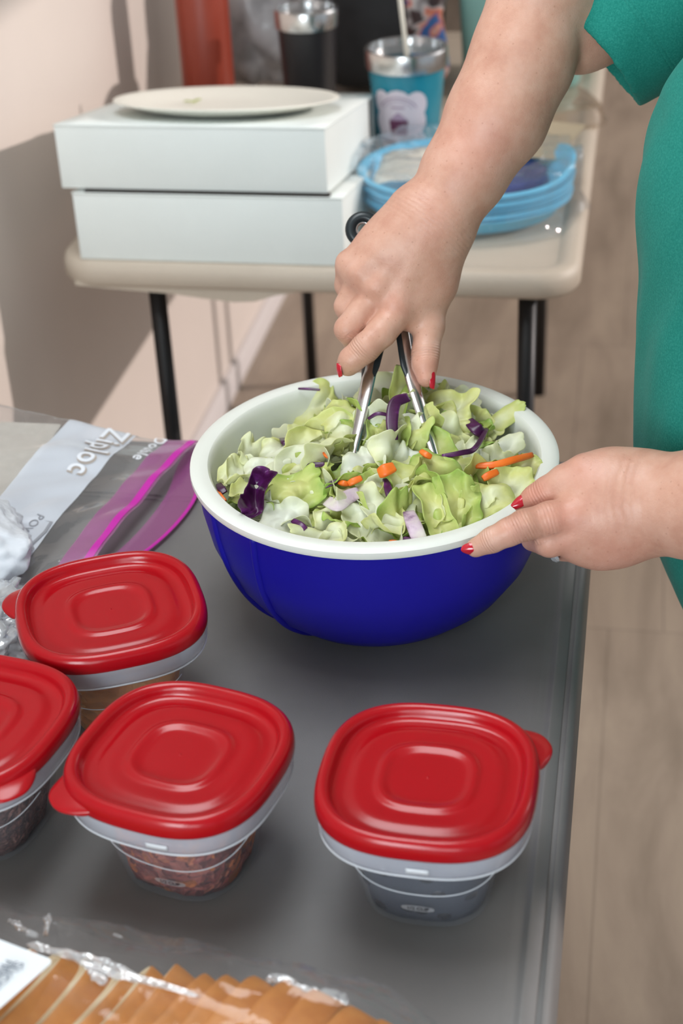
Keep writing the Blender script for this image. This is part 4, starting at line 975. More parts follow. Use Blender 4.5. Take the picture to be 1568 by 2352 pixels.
nail(at(1196, 1143, 1.3215), -B_R * 0.80 - B_U * 0.58, B_U * 0.62 - B_R * 0.30 - B_F * 0.75, 0.0185, 0.0118)
nail(at(1080, 1263, 1.2915), -B_R * 1.0 - B_U * 0.08 + B_F * 0.25, -B_F * 0.95 - B_U * 0.25, 0.0135, 0.0102)
# ring with a clear stone on the left hand
ring = empty('ring', (0, 0, 0)); ring.parent = pers; ring['label'] = 'silver ring with clear stone'
rc = at(1291, 1258, 1.330); ax = at(1245, 1252, 1.356) - rc; ax /= np.linalg.norm(ax); e1 = np.cross(ax, B_U); e1 /= np.linalg.norm(e1); e2 = np.cross(ax, e1)
v = []
for i in range(36):
    a = 2 * math.pi * i / 36; d = e1 * math.cos(a) + e2 * math.sin(a)
    for j in range(8):
        q = 2 * math.pi * j / 8; v.append(tuple(rc + d * (0.0106 + 0.0007 * math.cos(q)) + ax * 0.0011 * math.sin(q) - PO))
obj('band', v, grid_faces(36, 8, True, True), m_steel, ring)
sc_ = at(1274, 1281, 1.314); n_ = -B_U * 0.6 - B_R * 0.6 - B_F * 0.5; n_ /= np.linalg.norm(n_); s1 = np.cross(n_, B_U); s1 /= np.linalg.norm(s1); s2 = np.cross(n_, s1)
rings = []
for rr, hh in ((0.0003, -0.0046), (0.0044, 0.0), (0.0044, 0.0005), (0.0026, 0.0020)):
    rings.append([tuple(sc_ + n_ * hh + (s1 * math.cos(2 * math.pi * i / 8) + s2 * math.sin(2 * math.pi * i / 8)) * rr - PO) for i in range(8)])
v, f = loft(rings, True, True); obj('stone', v, f, mat('clear_stone', (0.8, 0.85, 0.9), 0.02, **{'Transmission Weight': 0.7, 'IOR': 2.2}), ring, smooth=False)
for i in range(4):
    a = math.pi / 4 + i * math.pi / 2; d = s1 * math.cos(a) + s2 * math.sin(a)
    v, f = tube([sc_ + d * 0.0022 - n_ * 0.004 - PO, sc_ + d * 0.0037 + n_ * 0.0008 - PO], 0.0005, 6, B_U); obj('prong', v, f, m_steel, ring)

# shirt
g4 = SDF((-0.06, 0.90, 0.62), (0.46, 1.60, 1.44), 0.0038)
g4.ell((0.172, 1.27, 0.95), (0.166, 0.16, 0.33), 0.05)
g4.ell((0.176, 1.27, 1.10), (0.168, 0.16, 0.17), 0.02)
g4.ell((0.225, 1.24, 1.25), (0.125, 0.18, 0.15), 0.06)
g4.ell((0.150, 1.27, 1.19), (0.085, 0.09, 0.09), 0.06)
g4.chain([(SH_R, .066), ((0.21, 1.24, 1.34), .07), (SH_L, .062)], 0.03, 0.05)
HEM = at(1385, 95, 1.565); 
g4.chain([(SH_R, .070), (HEM * 0.55 + SH_R * 0.45, .071), (HEM, .072)], 0.02, 0.02)
g4.chain([(SH_L, .062), (SH_L * 0.35 + EL_L * 0.65, .062)], 0.02, 0.02)
# open sleeve ends and the bottom hem
axs = HEM - SH_R; axs /= np.linalg.norm(axs)
X = g4.ax[0][:, None, None]; Y = g4.ax[1][None, :, None]; Z = g4.ax[2][None, None, :]
def half(n, p, m_=None): return ((X - p[0]) * n[0] + (Y - p[1]) * n[1] + (Z - p[2]) * n[2]).astype(np.float32)
hemn = axs * 0.9 + (-B_U) * 0.10; hemn /= np.linalg.norm(hemn)
hp_ = half(hemn, HEM + axs * 0.012); near = ((X - HEM[0]) ** 2 + (Y - HEM[1]) ** 2 + (Z - HEM[2]) ** 2 < 0.13 ** 2)
g4.D = np.where(near, np.maximum(g4.D, hp_), g4.D)
axl = EL_L - SH_L; axl /= np.linalg.norm(axl); pl_ = SH_L * 0.42 + EL_L * 0.58
near = ((X - pl_[0]) ** 2 + (Y - pl_[1]) ** 2 + (Z - pl_[2]) ** 2 < 0.11 ** 2)
g4.D = np.where(near, np.maximum(g4.D, half(axl, pl_)), g4.D)
g4.D = np.maximum(g4.D, 0.665 - Z + 0 * X)
g4.cutcap(HEM + axs * 0.03, HEM - axs * 0.055, .067, .060, 0.003)
g4.cutcap(pl_ + axl * 0.03, pl_ - axl * 0.05, .057, .050, 0.003)
g4.cutcap(np.array([0.21, 1.27, 0.60]), np.array([0.21, 1.27, 0.63]), .10, .10, 0.003)
Vs, Fs = g4.mesh(); Vs = relax(Vs, Fs, 7)
# broad soft folds
nb = np.array([noise.noise(Vector((p[0] * 7 + p[2] * 3, p[1] * 9, p[2] * 4))) for p in Vs]); nb2 = np.array([noise.noise(Vector((p[0] * 22, p[1] * 26 + p[2] * 10, p[2] * 5))) for p in Vs])
cen = np.array([0.22, 1.24, 0]); dirn = Vs - cen; dirn[:, 2] = 0; dirn /= np.linalg.norm(dirn, axis=1)[:, None] + 1e-6
Vs = Vs + dirn * (nb * 0.010 + nb2 * 0.006)[:, None]
hd = (Vs - HEM) @ axs; far_ = np.linalg.norm(Vs - HEM, axis=1) > 0.12
sl_ = np.exp(-(np.linalg.norm(Vs - (HEM * 0.6 + SH_R * 0.4), axis=1) / 0.10) ** 2)
pleat = np.array([noise.noise(Vector(tuple((p - HEM) @ np.stack([e_, axs, B_U], 1) * np.array([30, 8, 30])))) for e_, p in ((np.cross(axs, B_U), q) for q in Vs)])
Vs = Vs + (B_U * 0.6 - axs * 0.0)[None, :] * (pleat * sl_ * 0.008)[:, None]
shirt = fast_obj('shirt', Vs - PO, Fs, m_shirt, pers); subsurf(shirt); attr(shirt, 'hd', np.where(far_, 9.0, hd))
# trousers, hair
g5 = SDF((-0.02, 1.00, 0.06), (0.44, 1.50, 1.0), 0.008)
for sy in (-1, 1): g5.chain([((0.235, 1.24 + 0.075 * sy, 0.90), .098), ((0.27, 1.24 + 0.08 * sy, 0.48), .070), ((0.36, 1.24 + 0.08 * sy, 0.12), .058)], 0.03, 0.03)
Vj, Fj = g5.mesh(); fast_obj('trousers', relax(Vj, Fj, 2) - PO, Fj, m_jean, pers)
m_shoe = mat('dark_canvas', (0.03, 0.03, 0.035), 0.8)
for sy in (-1, 1):
    g7 = SDF((0.16, 1.10 if sy < 0 else 1.26, -0.01), (0.46, 1.24 if sy < 0 else 1.40, 0.14), 0.005)
    g7.chain([((0.39, 1.24 + 0.085 * sy, 0.055), .046), ((0.23, 1.24 + 0.09 * sy, 0.040), .037)], 0.02, 0.02)
    g7.D = np.maximum(g7.D, 0.003 - g7.ax[2][None, None, :] + 0 * g7.ax[0][:, None, None])
    Vq, Fq = g7.mesh(); fast_obj('shoe', relax(Vq, Fq, 2) - PO, Fq, m_shoe, pers)
g6 = SDF((0.0, 1.10, 1.36), (0.30, 1.38, 1.70), 0.006)
g6.ell((0.155, 1.24, 1.565), (0.098, 0.088, 0.110), 0.01); g6.ell((0.20, 1.24, 1.48), (0.06, 0.085, 0.10), 0.03)
g6.ell((0.055, 1.24, 1.515), (0.055, 0.060, 0.075), 0.012, cut=True)
Vh, Fh = g6.mesh(); fast_obj('hair', relax(Vh, Fh, 2) - PO, Fh, m_hair, pers)

# ------------------------------------------------------------------ red-lidded food tubs
LA_, LB_ = 0.0762, 0.0762          # half sizes of the lid
def side_r(a, b_, th, n): return (abs(math.cos(th) / a) ** n + abs(math.sin(th) / b_) ** n) ** (-1 / n)
BODY = [(0.0, .0425, .0425), (0.003, .0455, .0455), (0.036, .0520, .0520), (0.068, .0580, .0580), (0.0725, .0588, .0588)]
def body_ab(z):
    for (z0, a0, b0), (z1, a1, b1) in zip(BODY, BODY[1:]):
        if z <= z1: t_ = (z - z0) / (z1 - z0); return a0 + (a1 - a0) * t_, b0 + (b1 - b0) * t_
    return BODY[-1][1:]
def tub(cx_, cy_, rz, tab_deg, label, plaque_deg=None, mark=True):
    e = empty('food_container', (cx_, cy_, TZ + 0.0006), rz, label=label, cat='food container', group='red-lidded plastic tubs on the grey table')
    # clear tapered body with a wide collar under the lid
    R = lambda a, b_, z, n=2.75: [(x, y, z) for x, y in sup(a, b_, n, 112)]
    v, f = loft([R(a, b_, z, 2.75) for z, a, b_ in BODY], True, False); o = obj('body', v, f, m_body, e, label='clear plastic body'); autosmooth(o, 50)
    cr = [(k, k, z) for k, z in ((0.0588, 0.0738), (0.0660, 0.0734), (0.0725, 0.0745), (0.0743, 0.0785), (0.0756, 0.0880), (0.0759, 0.0915))]
    v, f = loft([R(a, b_, z) for a, b_, z in cr]); o = obj('collar', v, f, m_tray, e, label='milky clear collar'); autosmooth(o, 60)
    v = []
    ring = R(0.0731, 0.0731, 0.0747); fr = frames([np.array(p) for p in ring] + [np.array(ring[0])])[:-1]
    for p, t_, s_, u_ in fr:
        for j in range(6):
            q = 2 * math.pi * j / 6; v.append(tuple(p + s_ * 0.0008 * math.cos(q) + np.array([0, 0, 1]) * 0.0008 * math.sin(q)))
    obj('collar_edge', v, grid_faces(len(fr), 6, True, True), m_lip, e)
    # lid, from the skirt over the rolled rim into the stepped middle
    def lid_ring(d, z, n=2.75): return [(x, y, z + 0.0128) for x, y in sup(LA_ - d, LB_ - d, n, 112)]
    pr = [(0.0022, 0.0775), (0.0006, 0.0780), (0.0002, 0.0805), (0.0004, 0.0855), (0.0016, 0.0895), (0.0040, 0.0920), (0.0070, 0.0926), (0.0096, 0.0913), (0.0112, 0.0885), (0.0122, 0.0850), (0.0140, 0.0832),
          (0.0175, 0.0828), (0.0215, 0.0830), (0.0240, 0.0841), (0.0275, 0.0850), (0.0330, 0.0849), (0.0385, 0.0846), (0.0405, 0.0850), (0.0425, 0.0863), (0.0450, 0.0866), (0.0475, 0.0858), (0.0500, 0.0846), (0.0530, 0.0843), (0.0600, 0.0844)]
    v, f = loft([lid_ring(d, z, 2.75 if d < .012 else 2.9) for d, z in pr], False, True); o = obj('lid', v, f, m_red, e, label='glossy red snap-on lid with raised rings'); subsurf(o)
    # moulding pip
    v, f = lathe([(0, 0.0009), (0.0008, 0.0006), (0.0011, 0)], 12, (0, 0, 0.0971)); obj('moulding_pip', v, f, m_red, o)
    # corner tab
    th = math.radians(tab_deg); rr = side_r(LA_, LB_, th, 2.75); d = np.array([math.cos(th), math.sin(th), 0]); s_ = np.array([-math.sin(th), math.cos(th), 0])
    v = []; nu, nv = 15, 9
    for i in range(nu):
        a = -1 + 2 * i / (nu - 1)
        for j in range(nv):
            q = j / (nv - 1); out = (-0.012 + (0.0125 + 0.012) * q) * (1 if q < 0 else 1); wd = 0.0290 * (1 - 0.12 * q ** 3)
            x = rr + out - 0.013 * abs(a) ** 3.2 * q - 0.006 * a * a
            v.append(tuple(d * x + s_ * wd * a * (1 - 0.12 * q) + np.array([0, 0, 0.0963 - 0.0030 * q ** 2 + 0.0014 * math.sin(q * 3.1) - 0.002 * a * a])))
    t_ = obj('lid_tab', v, grid_faces(nu, nv), m_red, o); solid(t_, 0.0024); subsurf(t_)
    # faint moulded line wandering round the body
    th0 = math.radians(-90) - rz
    pth = []
    for i in range(60):
        a = th0 - 1.35 + 2.7 * i / 59; z = 0.043 + 0.0045 * math.sin((i / 59 - 0.2) * 5.2 + math.pi)
        aa, bb = body_ab(z); r_ = side_r(aa, bb, a, 2.75) + 0.0003; pth.append((r_ * math.cos(a), r_ * math.sin(a), z))
    v, f = tube(pth, 0.00045, 6); obj('moulded_line', v, f, m_lip, e)
    if mark:
        def surf(x, z, off):
            a = th0 - 0.03 + x / 0.055; aa, bb = body_ab(z); r_ = side_r(aa, bb, a, 2.75) + off; return (r_ * math.cos(a), r_ * math.sin(a), z)
        ov = [(0.0125 * math.cos(2 * math.pi * i / 32) * (1 if True else 1), 0.0032 * math.copysign(abs(math.sin(2 * math.pi * i / 32)) ** 0.6, math.sin(2 * math.pi * i / 32))) for i in range(32)]
        zc_ = 0.0230
        V_ = [surf(0, zc_, 0.0007)] + [surf(x, zc_ + y, 0.0007) for x, y in ov]
        k = obj('measure_mark', V_, [(0, i + 1, (i + 1) % 32 + 1) for i in range(32)], m_mark, e)
        tv, tf = text_mesh('1/2 CUP', 0.0048, 0.0001); obj('measure_digits', [surf(x, zc_ + y, 0.0011) for x, y, _ in tv], tf, m_markd, k)
    if plaque_deg is not None:
        V_ = []
        for i in range(9):
            a = th0 + math.radians(plaque_deg) + (i / 8 - 0.5) * 0.20
            for z in (0.0800, 0.0845): r_ = side_r(0.0745 + 0.0011 * (z - .0785) / .0095, 0.0745 + 0.0011 * (z - .0785) / .0095, a, 2.75) + 0.0008; V_.append((r_ * math.cos(a), r_ * math.sin(a), z))
        k = obj('collar_plaque', V_, grid_faces(9, 2), m_lip, e); solid(k, 0.0008)  # small pale raised rectangle on the collar
    return e
def chunks(cx_, cy_, rz, m_, name, label, top=0.050, seed=0, amp=0.004, fr=70):
    rings = []
    zs = [0.003, 0.004, 0.012, 0.020, 0.028, 0.036, 0.044, 0.052, top * 0.95, top]
    for k, z in enumerate(zs):
        a, b_ = body_ab(z); q = 0.55 if k == 0 else (0.92 if k == len(zs) - 1 else 1)
        ring = []
        for x, y in sup((a - 0.0035) * q, (b_ - 0.0035) * q, 2.75, 144):
            n_ = abs(noise.noise(Vector((x * fr + seed, y * fr, z * fr)))) * amp; r_ = math.hypot(x, y); ring.append((x * (1 - n_ / r_), y * (1 - n_ / r_), z))
        rings.append(ring)
    v, f = loft(rings, True, True); o = obj(name, v, f, m_, None, label=label, cat=name.split('_')[-1], kind='stuff'); o.location = (cx_, cy_, TZ + 0.0006); o.rotation_euler = (0, 0, rz); return o
def vor_mat(name, stops, scale, rough=0.45):
    m = mat(name, rough=rough); v = coords(m); vo = N(m, 'ShaderNodeTexVoronoi'); vo.inputs['Scale'].default_value = scale
    ad = N(m, 'ShaderNodeVectorMath', operation='MULTIPLY_ADD'); nz = N(m, 'ShaderNodeTexNoise'); nz.inputs['Scale'].default_value = scale * 0.5; L(m, v, nz.inputs['Vector'])
    ad.inputs[1].default_value = (0.02,) * 3; L(m, nz.outputs['Color'], ad.inputs[0]); L(m, v, ad.inputs[2]); L(m, ad.outputs[0], vo.inputs['Vector'])
    sp_ = N(m, 'ShaderNodeSeparateColor'); L(m, vo.outputs['Color'], sp_.inputs[0]); L(m, ramp(m, sp_.outputs[0], stops), bsdf(m).inputs['Base Color']); bump(m, vo.outputs['Distance'], 0.9, 0.004); return m
m_bacon = vor_mat('bacon_bits', [(0.1, (0.14, 0.022, 0.018)), (0.4, (0.30, 0.060, 0.045)), (0.7, (0.42, 0.13, 0.10)), (0.9, (0.55, 0.15, 0.03))], 130)
m_bacon2 = vor_mat('dark_bacon_bits', [(0.1, (0.07, 0.025, 0.02)), (0.5, (0.14, 0.05, 0.04)), (0.9, (0.24, 0.12, 0.10))], 170)
m_chs = vor_mat('shredded_cheddar', [(0.1, (0.52, 0.17, 0.03)), (0.6, (0.60, 0.23, 0.05)), (0.9, (0.66, 0.30, 0.08))], 90)
m_olv = mat('black_olive', (0.012, 0.009, 0.012), 0.25)
m_brine = mottled('olive_brine', [(0.3, (0.026, 0.030, 0.050)), (0.7, (0.048, 0.052, 0.072))], 18, 0.3)
TR = (-0.1168, 0.8285, -0.030); TM = (-0.2932, 0.8310, -0.225); TBk = (-0.3967, 1.0004, 0.460); TL = (-0.4590, 0.8480, -0.180)
tub(*TR, 36, 'red-lidded tub of black olives at the right edge of the grey table', 2)
tub(*TM, 229, 'red-lidded tub of reddish bacon bits at the front, left of the olives', 2)
tub(*TBk, 148, 'red-lidded tub of orange shredded cheese, the rearmost of the four, beside the zip bag', None, False)
tub(*TL, 320, 'red-lidded tub of brown bits at the left edge, cut off by the frame', None, False)
chunks(*TM, m_bacon, 'bacon_bits', 'reddish bacon bits filling the middle red-lidded tub', 0.066, 1)
chunks(*TL, m_bacon2, 'bacon_bits', 'brown crumbled bits filling the tub at the left edge', 0.066, 5)
chunks(*TBk, m_chs, 'shredded_cheese', 'orange shredded cheese filling the rearmost tub', 0.067, 9, 0.0025, 130)
o = chunks(*TR, m_brine, 'olive_brine', 'dark liquid around the olives in the right tub', 0.056, 3, 0.001); o['category'] = 'brine'
# olives against the wall of the right tub
bm = bmesh.new(); bmesh.ops.create_uvsphere(bm, u_segments=16, v_segments=10, radius=1.0); me = bpy.data.meshes.new('olive'); bm.to_mesh(me); bm.free()
me.polygons.foreach_set('use_smooth', [True] * len(me.polygons)); me.materials.append(m_olv)
rnd = random.Random(5)
for k, (dd, z) in enumerate([(-52, .026), (-30, .050), (-14, .014), (0, .012), (6, .050), (16, .034), (30, .056), (42, .026), (58, .054), (74, .036), (-72, .056), (-84, .02), (-40, .008), (22, .008)]):
    a = math.radians(-90 + dd) - TR[2]; aa, bb = body_ab(z); r_ = side_r(aa, bb, a, 2.75) - 0.0085
    x, y = r_ * math.cos(a), r_ * math.sin(a); c_, s_ = math.cos(TR[2]), math.sin(TR[2])
    o = bpy.data.objects.new('olive', me); COL.objects.link(o); o.location = (TR[0] + x * c_ - y * s_, TR[1] + x * s_ + y * c_, TZ + z + 0.0035)
    o.scale = (0.0078, 0.0068, 0.0062); o.rotation_euler = (rnd.uniform(-.4, .4), rnd.uniform(-.4, .4), a + TR[2] + math.pi / 2)
    hz = 'low' if z < .02 else ('high' if z > .042 else 'half way up'); sd = 'far left' if dd < -60 else 'left' if dd < -20 else 'front' if dd < 20 else 'right' if dd < 50 else 'far right'
    tag(o, 'black olive %s against the %s wall of the right tub' % (hz, sd), 'olive', 'black olives in the right tub')

# ------------------------------------------------------------------ zip bag with printed band
zb = empty('zip_bag', (-0.56, 1.30, TZ), label='clear zip-top storage bag with a printed white band and magenta zipper beside the bowl', cat='bag')
ZO = np.array([-0.56, 1.30, TZ])
def zsurf(u, v, off=0.0):
    """u 0..1 from the filled end to the zipper, v 0..1 along the mouth, far to near"""
    # edges as picture-independent heights over measured plan positions
    a = np.array([-0.775, 1.395]); b_ = np.array([-0.438, 1.436]); c = np.array([-0.785, 1.090]); d = np.array([-0.488, 1.150])
    p = (a * (1 - u) + b_ * u) * (1 - v) + (c * (1 - u) + d * u) * v
    full = max(0.0, 1 - (max(0, u - 0.30) / 0.55)) ** 1.3 if u > 0.3 else 1.0
    z = 0.012 + 0.050 * full * (0.75 + 0.25 * math.cos((v - 0.25) * 3)) + 0.010 * math.sin(math.pi * u) * math.sin(math.pi * min(1, v)) 
    w = noise.noise(Vector((u * 3.1, v * 7.0 + u * 2, 0.7))) * 0.006 + abs(noise.noise(Vector((u * 9 + v * 3, v * 5, 3.1)))) * 0.0045
    ed = max(0.0, 1 - v / 0.03) ** 1.5
    z = z + 0.016 * max(0, 1 - v / 0.5) * (1 - u * 0.6) + w * (0.4 + 0.6 * u) - 0.006 * ed + 0.010 * math.sin(math.pi * v) * u
    return np.array([p[0] + 0.25 * w, p[1], TZ + max(z, 0.003) + off])
m_zb = film('zip_bag_plastic', (0.97, 0.97, 0.975), 0.07, 0.10, 0.08, 24, 0.8)
m_band = film('zip_bag_print', (0.9, 0.93, 0.97), 0.03, 0.80, 0.2, 10, 0.3, milkcol=(0.80, 0.85, 0.93))
m_mag = film('magenta_strip', (0.92, 0.62, 0.86), 0.04, 0.30, 0.2, 20, 0.2, milkcol=(0.72, 0.18, 0.55))
m_magd = mat('magenta_zipper', (0.58, 0.02, 0.40), 0.35)
m_tan = mat('print_tan', (0.50, 0.43, 0.37), 0.6); m_wht = mat('print_white', (0.82, 0.85, 0.9), 0.5); m_gry = mat('print_grey', (0.30, 0.31, 0.34), 0.6)
def zpatch(name, u0, u1, v0, v1, mt, off, nu=30, nv=60, f0=None, f1=None, **k):
    V_ = []
    for j in range(nv):
        v = v0 + (v1 - v0) * j / (nv - 1)
        for i in range(nu):
            a = f0(v) if f0 else u0; b_ = f1(v) if f1 else u1
            V_.append(zsurf(a + (b_ - a) * i / (nu - 1), v, off) - ZO)
    return obj(name, V_, grid_faces(nv, nu), mt, zb, **k)
zpatch('bag_film', 0.0, 1.0, 0, 1, m_zb, 0.0, 70, 80)
zpatch('printed_band', 0, 0, 0.0, 1, m_band, 0.0006, f0=lambda v: 0.595 + 0.01 * v, f1=lambda v: 0.80, label='white printed band')
zpatch('zipper_tint', 0, 0, 0.0, 1, m_mag, 0.0006, f0=lambda v: 0.90, f1=lambda v: 1.0, label='translucent magenta strip')
zpatch('zipper', 0, 0, 0.0, 1, m_magd, 0.0012, 5, 60, f0=lambda v: 0.968, f1=lambda v: 0.992, label='solid magenta zipper line')
# the far lip of the bag mouth lying open on the table
lipc = spline([(-0.440, 1.428, TZ + .008), (-0.430, 1.39, TZ + .003), (-0.421, 1.32, TZ + .002), (-0.440, 1.235, TZ + .002), (-0.486, 1.155, TZ + .003)], 40)
V_ = [];
for i, p in enumerate(lipc):
    q = i / 40
    for w_ in (0, 0.010, 0.020, 0.030): V_.append(p - ZO + np.array([-w_ * math.sin(math.pi * q) ** 0.6, 0.004 * w_ / .03, 0.0012 + 0.1 * w_]))
obj('bag_mouth_lip', V_, grid_faces(41, 4), m_mag, zb, label='lower lip of the bag mouth')
v, f = sweep([p - ZO + np.array([0, 0, 0.003]) for p in lipc], [(0.0022 * math.cos(q), 0.0008 * math.sin(q)) for q in [2 * math.pi * i / 8 for i in range(8)]]); obj('zipper_track', v, f, m_magd, zb)
V_ = [zsurf(u, 1 - 0, -0.0) for u in (0, 1)]
Lu, Lv = 0.33, 0.285     # bag size in metres along u and v
def ztext(s, size, u, v, ang, mt, off, name, bold=0.0, shear=0.0, parent=zb, shift=(0, 0)):
    tv, tf = text_mesh(s, size, bold, shear, 1.12); ca, sa = math.cos(ang), math.sin(ang); out = []
    for x, y, _ in tv:      # reading direction +v, letter tops toward +u
        x, y = x * ca - y * sa + shift[0], x * sa + y * ca + shift[1]
        out.append(zsurf(u + y / Lu, v + x / Lv, off) - ZO)
    return obj(name, out, tf, mt, parent)
ztext('Ziploc', 0.034, 0.745, 0.190, 0.0, m_tan, 0.0014, 'brand_print', 0.0014, 0.10, shift=(0.0009, 0.0010))
ztext('Ziploc', 0.034, 0.745, 0.190, 0.0, m_wht, 0.0024, 'brand_print', 0.0005, 0.10)
ztext('Double', 0.019, 0.880, 0.12, 0.0, m_wht, 0.0016, 'script_print', 0.0003, 0.4)
ztext('POWER', 0.012, 0.735, 0.72, -0.2, m_gry, 0.0014, 'small_print', 0.0)
# little bracket-shaped shield next to it
pth = [(0.770, 0.665), (0.790, 0.668), (0.793, 0.72), (0.780, 0.79), (0.750, 0.84)]
V_ = [];
for i, (u, v) in enumerate(pth):
    for dd in (-0.006, 0.004): V_.append(zsurf(u + dd, v, 0.0015) - ZO)
obj('shield_print', V_, grid_faces(len(pth), 2), m_gry, zb)
# folded cream napkins inside the bag
b = MB()
m_nap = mottled('cream_napkin', [(0.3, (0.66, 0.62, 0.55)), (0.7, (0.72, 0.68, 0.61))], 90, 0.85, 0.5, 200, 0.001)
nk = empty('folded_napkins', (-0.690, 1.338, TZ + 0.0012), 0.02, label='folded cream paper towels inside the clear zip bag', cat='napkins')
for k, (x0, x1, y0, y1, z0, z1) in enumerate(((-0.085, 0.115, -0.08, 0.070, 0.0, 0.015), (-0.085, 0.108, -0.07, 0.068, 0.0155, 0.030), (-0.085, 0.110, -0.085, 0.066, 0.0305, 0.042))):
    bb = MB().box((x0, y0, z0), (x1, y1, z1)); o = bb.build('napkin_layer', m_nap, nk, bevel=0.004)
# crumpled white bag at the left edge
m_wb = film('white_thin_bag', (0.96, 0.97, 1.0), 0.06, 0.88, 0.25, 34, 0.8, milkcol=(0.90, 0.94, 1.0))
o = crumple('plastic_bag', (0, 0, 0), (0.084, 0.074, 0.046), m_wb, 8, 0.16, 2.0, sub=5, label='crumpled white translucent plastic bag at the left edge behind the tubs', cat='bag'); o.location = (-0.622, 1.165, TZ + 0.040)
m_wb2 = film('clear_thin_bag', (0.97, 0.98, 1.0), 0.14, 0.48, 0.10, 40, 1.0)
o = crumple('plastic_bag', (0, 0, 0), (0.045, 0.065, 0.024), m_wb2, 15, 0.45, 3.4, sub=5, label='crinkled clear plastic wrap at the left edge beside the rearmost tub', cat='bag'); o.location = (-0.545, 1.060, TZ + 0.020)

# ------------------------------------------------------------------ sliced bread in its bag, near left
m_crust = mottled('bread_crust', [(0.25, (0.42, 0.13, 0.022)), (0.5, (0.60, 0.24, 0.05)), (0.75, (0.72, 0.36, 0.10))], 22, 0.5, 0.3, 120, 0.001)
m_crumb = mottled('bread_crumb', [(0.3, (0.62, 0.48, 0.27)), (0.5, (0.74, 0.62, 0.40)), (0.7, (0.80, 0.72, 0.52))], 60, 0.9, 1.0, 160, 0.002)
me_s = []
def slice_mesh(seed, th=0.0232):
    rnd = random.Random(seed); pf = []
    n = 48; out = []
    for i in range(n):
        t_ = 2 * math.pi * i / n; c_, s_ = math.cos(t_), math.sin(t_)
        r = 1 + 0.02 * noise.noise(Vector((c_ * 2 + seed, s_ * 2, 0)))
        y = 0.056 * math.copysign(abs(c_) ** 0.85, c_) * r; z = (0.040 * math.copysign(abs(s_) ** 0.85, s_) if s_ > 0 else 0.034 * math.copysign(abs(s_) ** 0.55, s_)) * r + 0.034
        out.append((y, z))
    rings = []
    for x, k in ((-th / 2, 0.965), (-th / 2 + .0010, 0.992), (-th / 4, 1.0), (th / 4, 1.0), (th / 2 - .0010, 0.992), (th / 2, 0.965)):
        rings.append([(x, y * k, 0.036 + (z - 0.036) * k) for y, z in out])
    v, f = loft(rings, False, False)
    me = bpy.data.meshes.new('bread_slice'); n0 = len(v)
    nb_ = len(rings[0]); f2 = [tuple(range(nb_))[::-1], tuple(5 * nb_ + i for i in range(nb_))]
    me.from_pydata(v, [], f + f2); me.materials.append(m_crust); me.materials.append(m_crumb)
    for p in me.polygons: p.use_smooth = p.index < len(f); p.material_index = 0 if p.index < len(f) else 1
    return me
me_s = [slice_mesh(s) for s in range(5)]
ldir = np.array([0.9917, -0.129]); L0 = np.array([-0.560, 0.677])
nsl = 22
lab_pos = ['under the white label', 'cut off at the bottom edge']
for k in range(nsl):
    s_ = 0.0225 * k; left = s_ < 0.35
    lean = 0.80 - 0.62 * max(0, min(1, (s_ - 0.22) / 0.13)) if left else 0.18
    q = L0 + ldir * (s_ * (1.0 if left else 1.0))
    o = bpy.data.objects.new('bread_slice', me_s[k % 5]); COL.objects.link(o)
    ysh = 0.006 * math.sin(k * 1.7); taper = 1.0 if k < nsl - 5 else 1.0 - 0.055 * (k - nsl + 5) ** 1.5
    o.location = (q[0], q[1] + ysh * 0.5 - 0.004 * (1 - taper), TZ + 0.003)
    o.rotation_euler = (0.0, lean, -0.36 + 0.05 * math.sin(k * 2.3)); o.scale = (1, 0.93 * taper, (0.93 + 0.02 * math.sin(k * 1.9)) * taper)
    ORD = ['rightmost', 'second', 'third', 'fourth', 'fifth', 'sixth', 'seventh', 'eighth', 'ninth', 'tenth', 'eleventh', 'twelfth', 'thirteenth', 'fourteenth', 'fifteenth', 'sixteenth', 'seventeenth', 'eighteenth', 'nineteenth', 'twentieth', 'twenty-first', 'last']
    n_ = nsl - 1 - k
    tag(o, ('rightmost end slice of the bagged loaf' if n_ == 0 else '%s slice of bagged bread, %s from the right end of the loaf' % ('leaning pale-faced' if left else 'golden-crusted upright', ORD[n_])), 'bread', 'slices of the bagged loaf')
bb = empty('bread_bag', (-0.33, 0.65, TZ), label='clear plastic bag around the sliced loaf at the bottom left', cat='bag'); BO = np.array([-0.33, 0.65, TZ])
m_bf = film('bread_bag_film', (0.99, 0.99, 0.992), 0.018, 0.015, 0.07, 22, 0.7, edge=0.16)
v = []; nu, nv = 120, 48
for i in range(nu):
    s_ = -0.03 + 0.56 * i / (nu - 1); q = L0 + ldir * s_
    tp = 1.0 if s_ < 0.40 else max(0.12, 1 - ((s_ - 0.40) / 0.14) ** 2 * 0.9)
    for j in range(nv):
        a = math.pi * (j / (nv - 1)) * 1.0          # from the back table line over the top to the front
        c_, s2 = math.cos(a), math.sin(a)
        w = noise.noise(Vector((s_ * 14, a * 3, 2.2))) * 0.006 + abs(noise.noise(Vector((s_ * 30 + a * 6, a * 5, 5)))) * 0.006
        y = (0.063 * math.copysign(abs(c_) ** 0.8, c_) + w * 0.6) * tp; z = (0.084 * abs(s2) ** 0.7 + w) * tp
        if a < 0.5:   # loose seam lying back from the loaf
            y += (0.5 - a) / 0.5 * (0.018 + 0.016 * noise.noise(Vector((s_ * 9, 0, 0))) + 0.010 * max(0, 0.2 - s_) / 0.2)
        v.append((q[0] - 0 + (-ldir[1]) * y - BO[0], q[1] + ldir[0] * y - BO[1], max(0.0015, z)))
obj('bag_film', v, grid_faces(nu, nv), m_bf, bb)
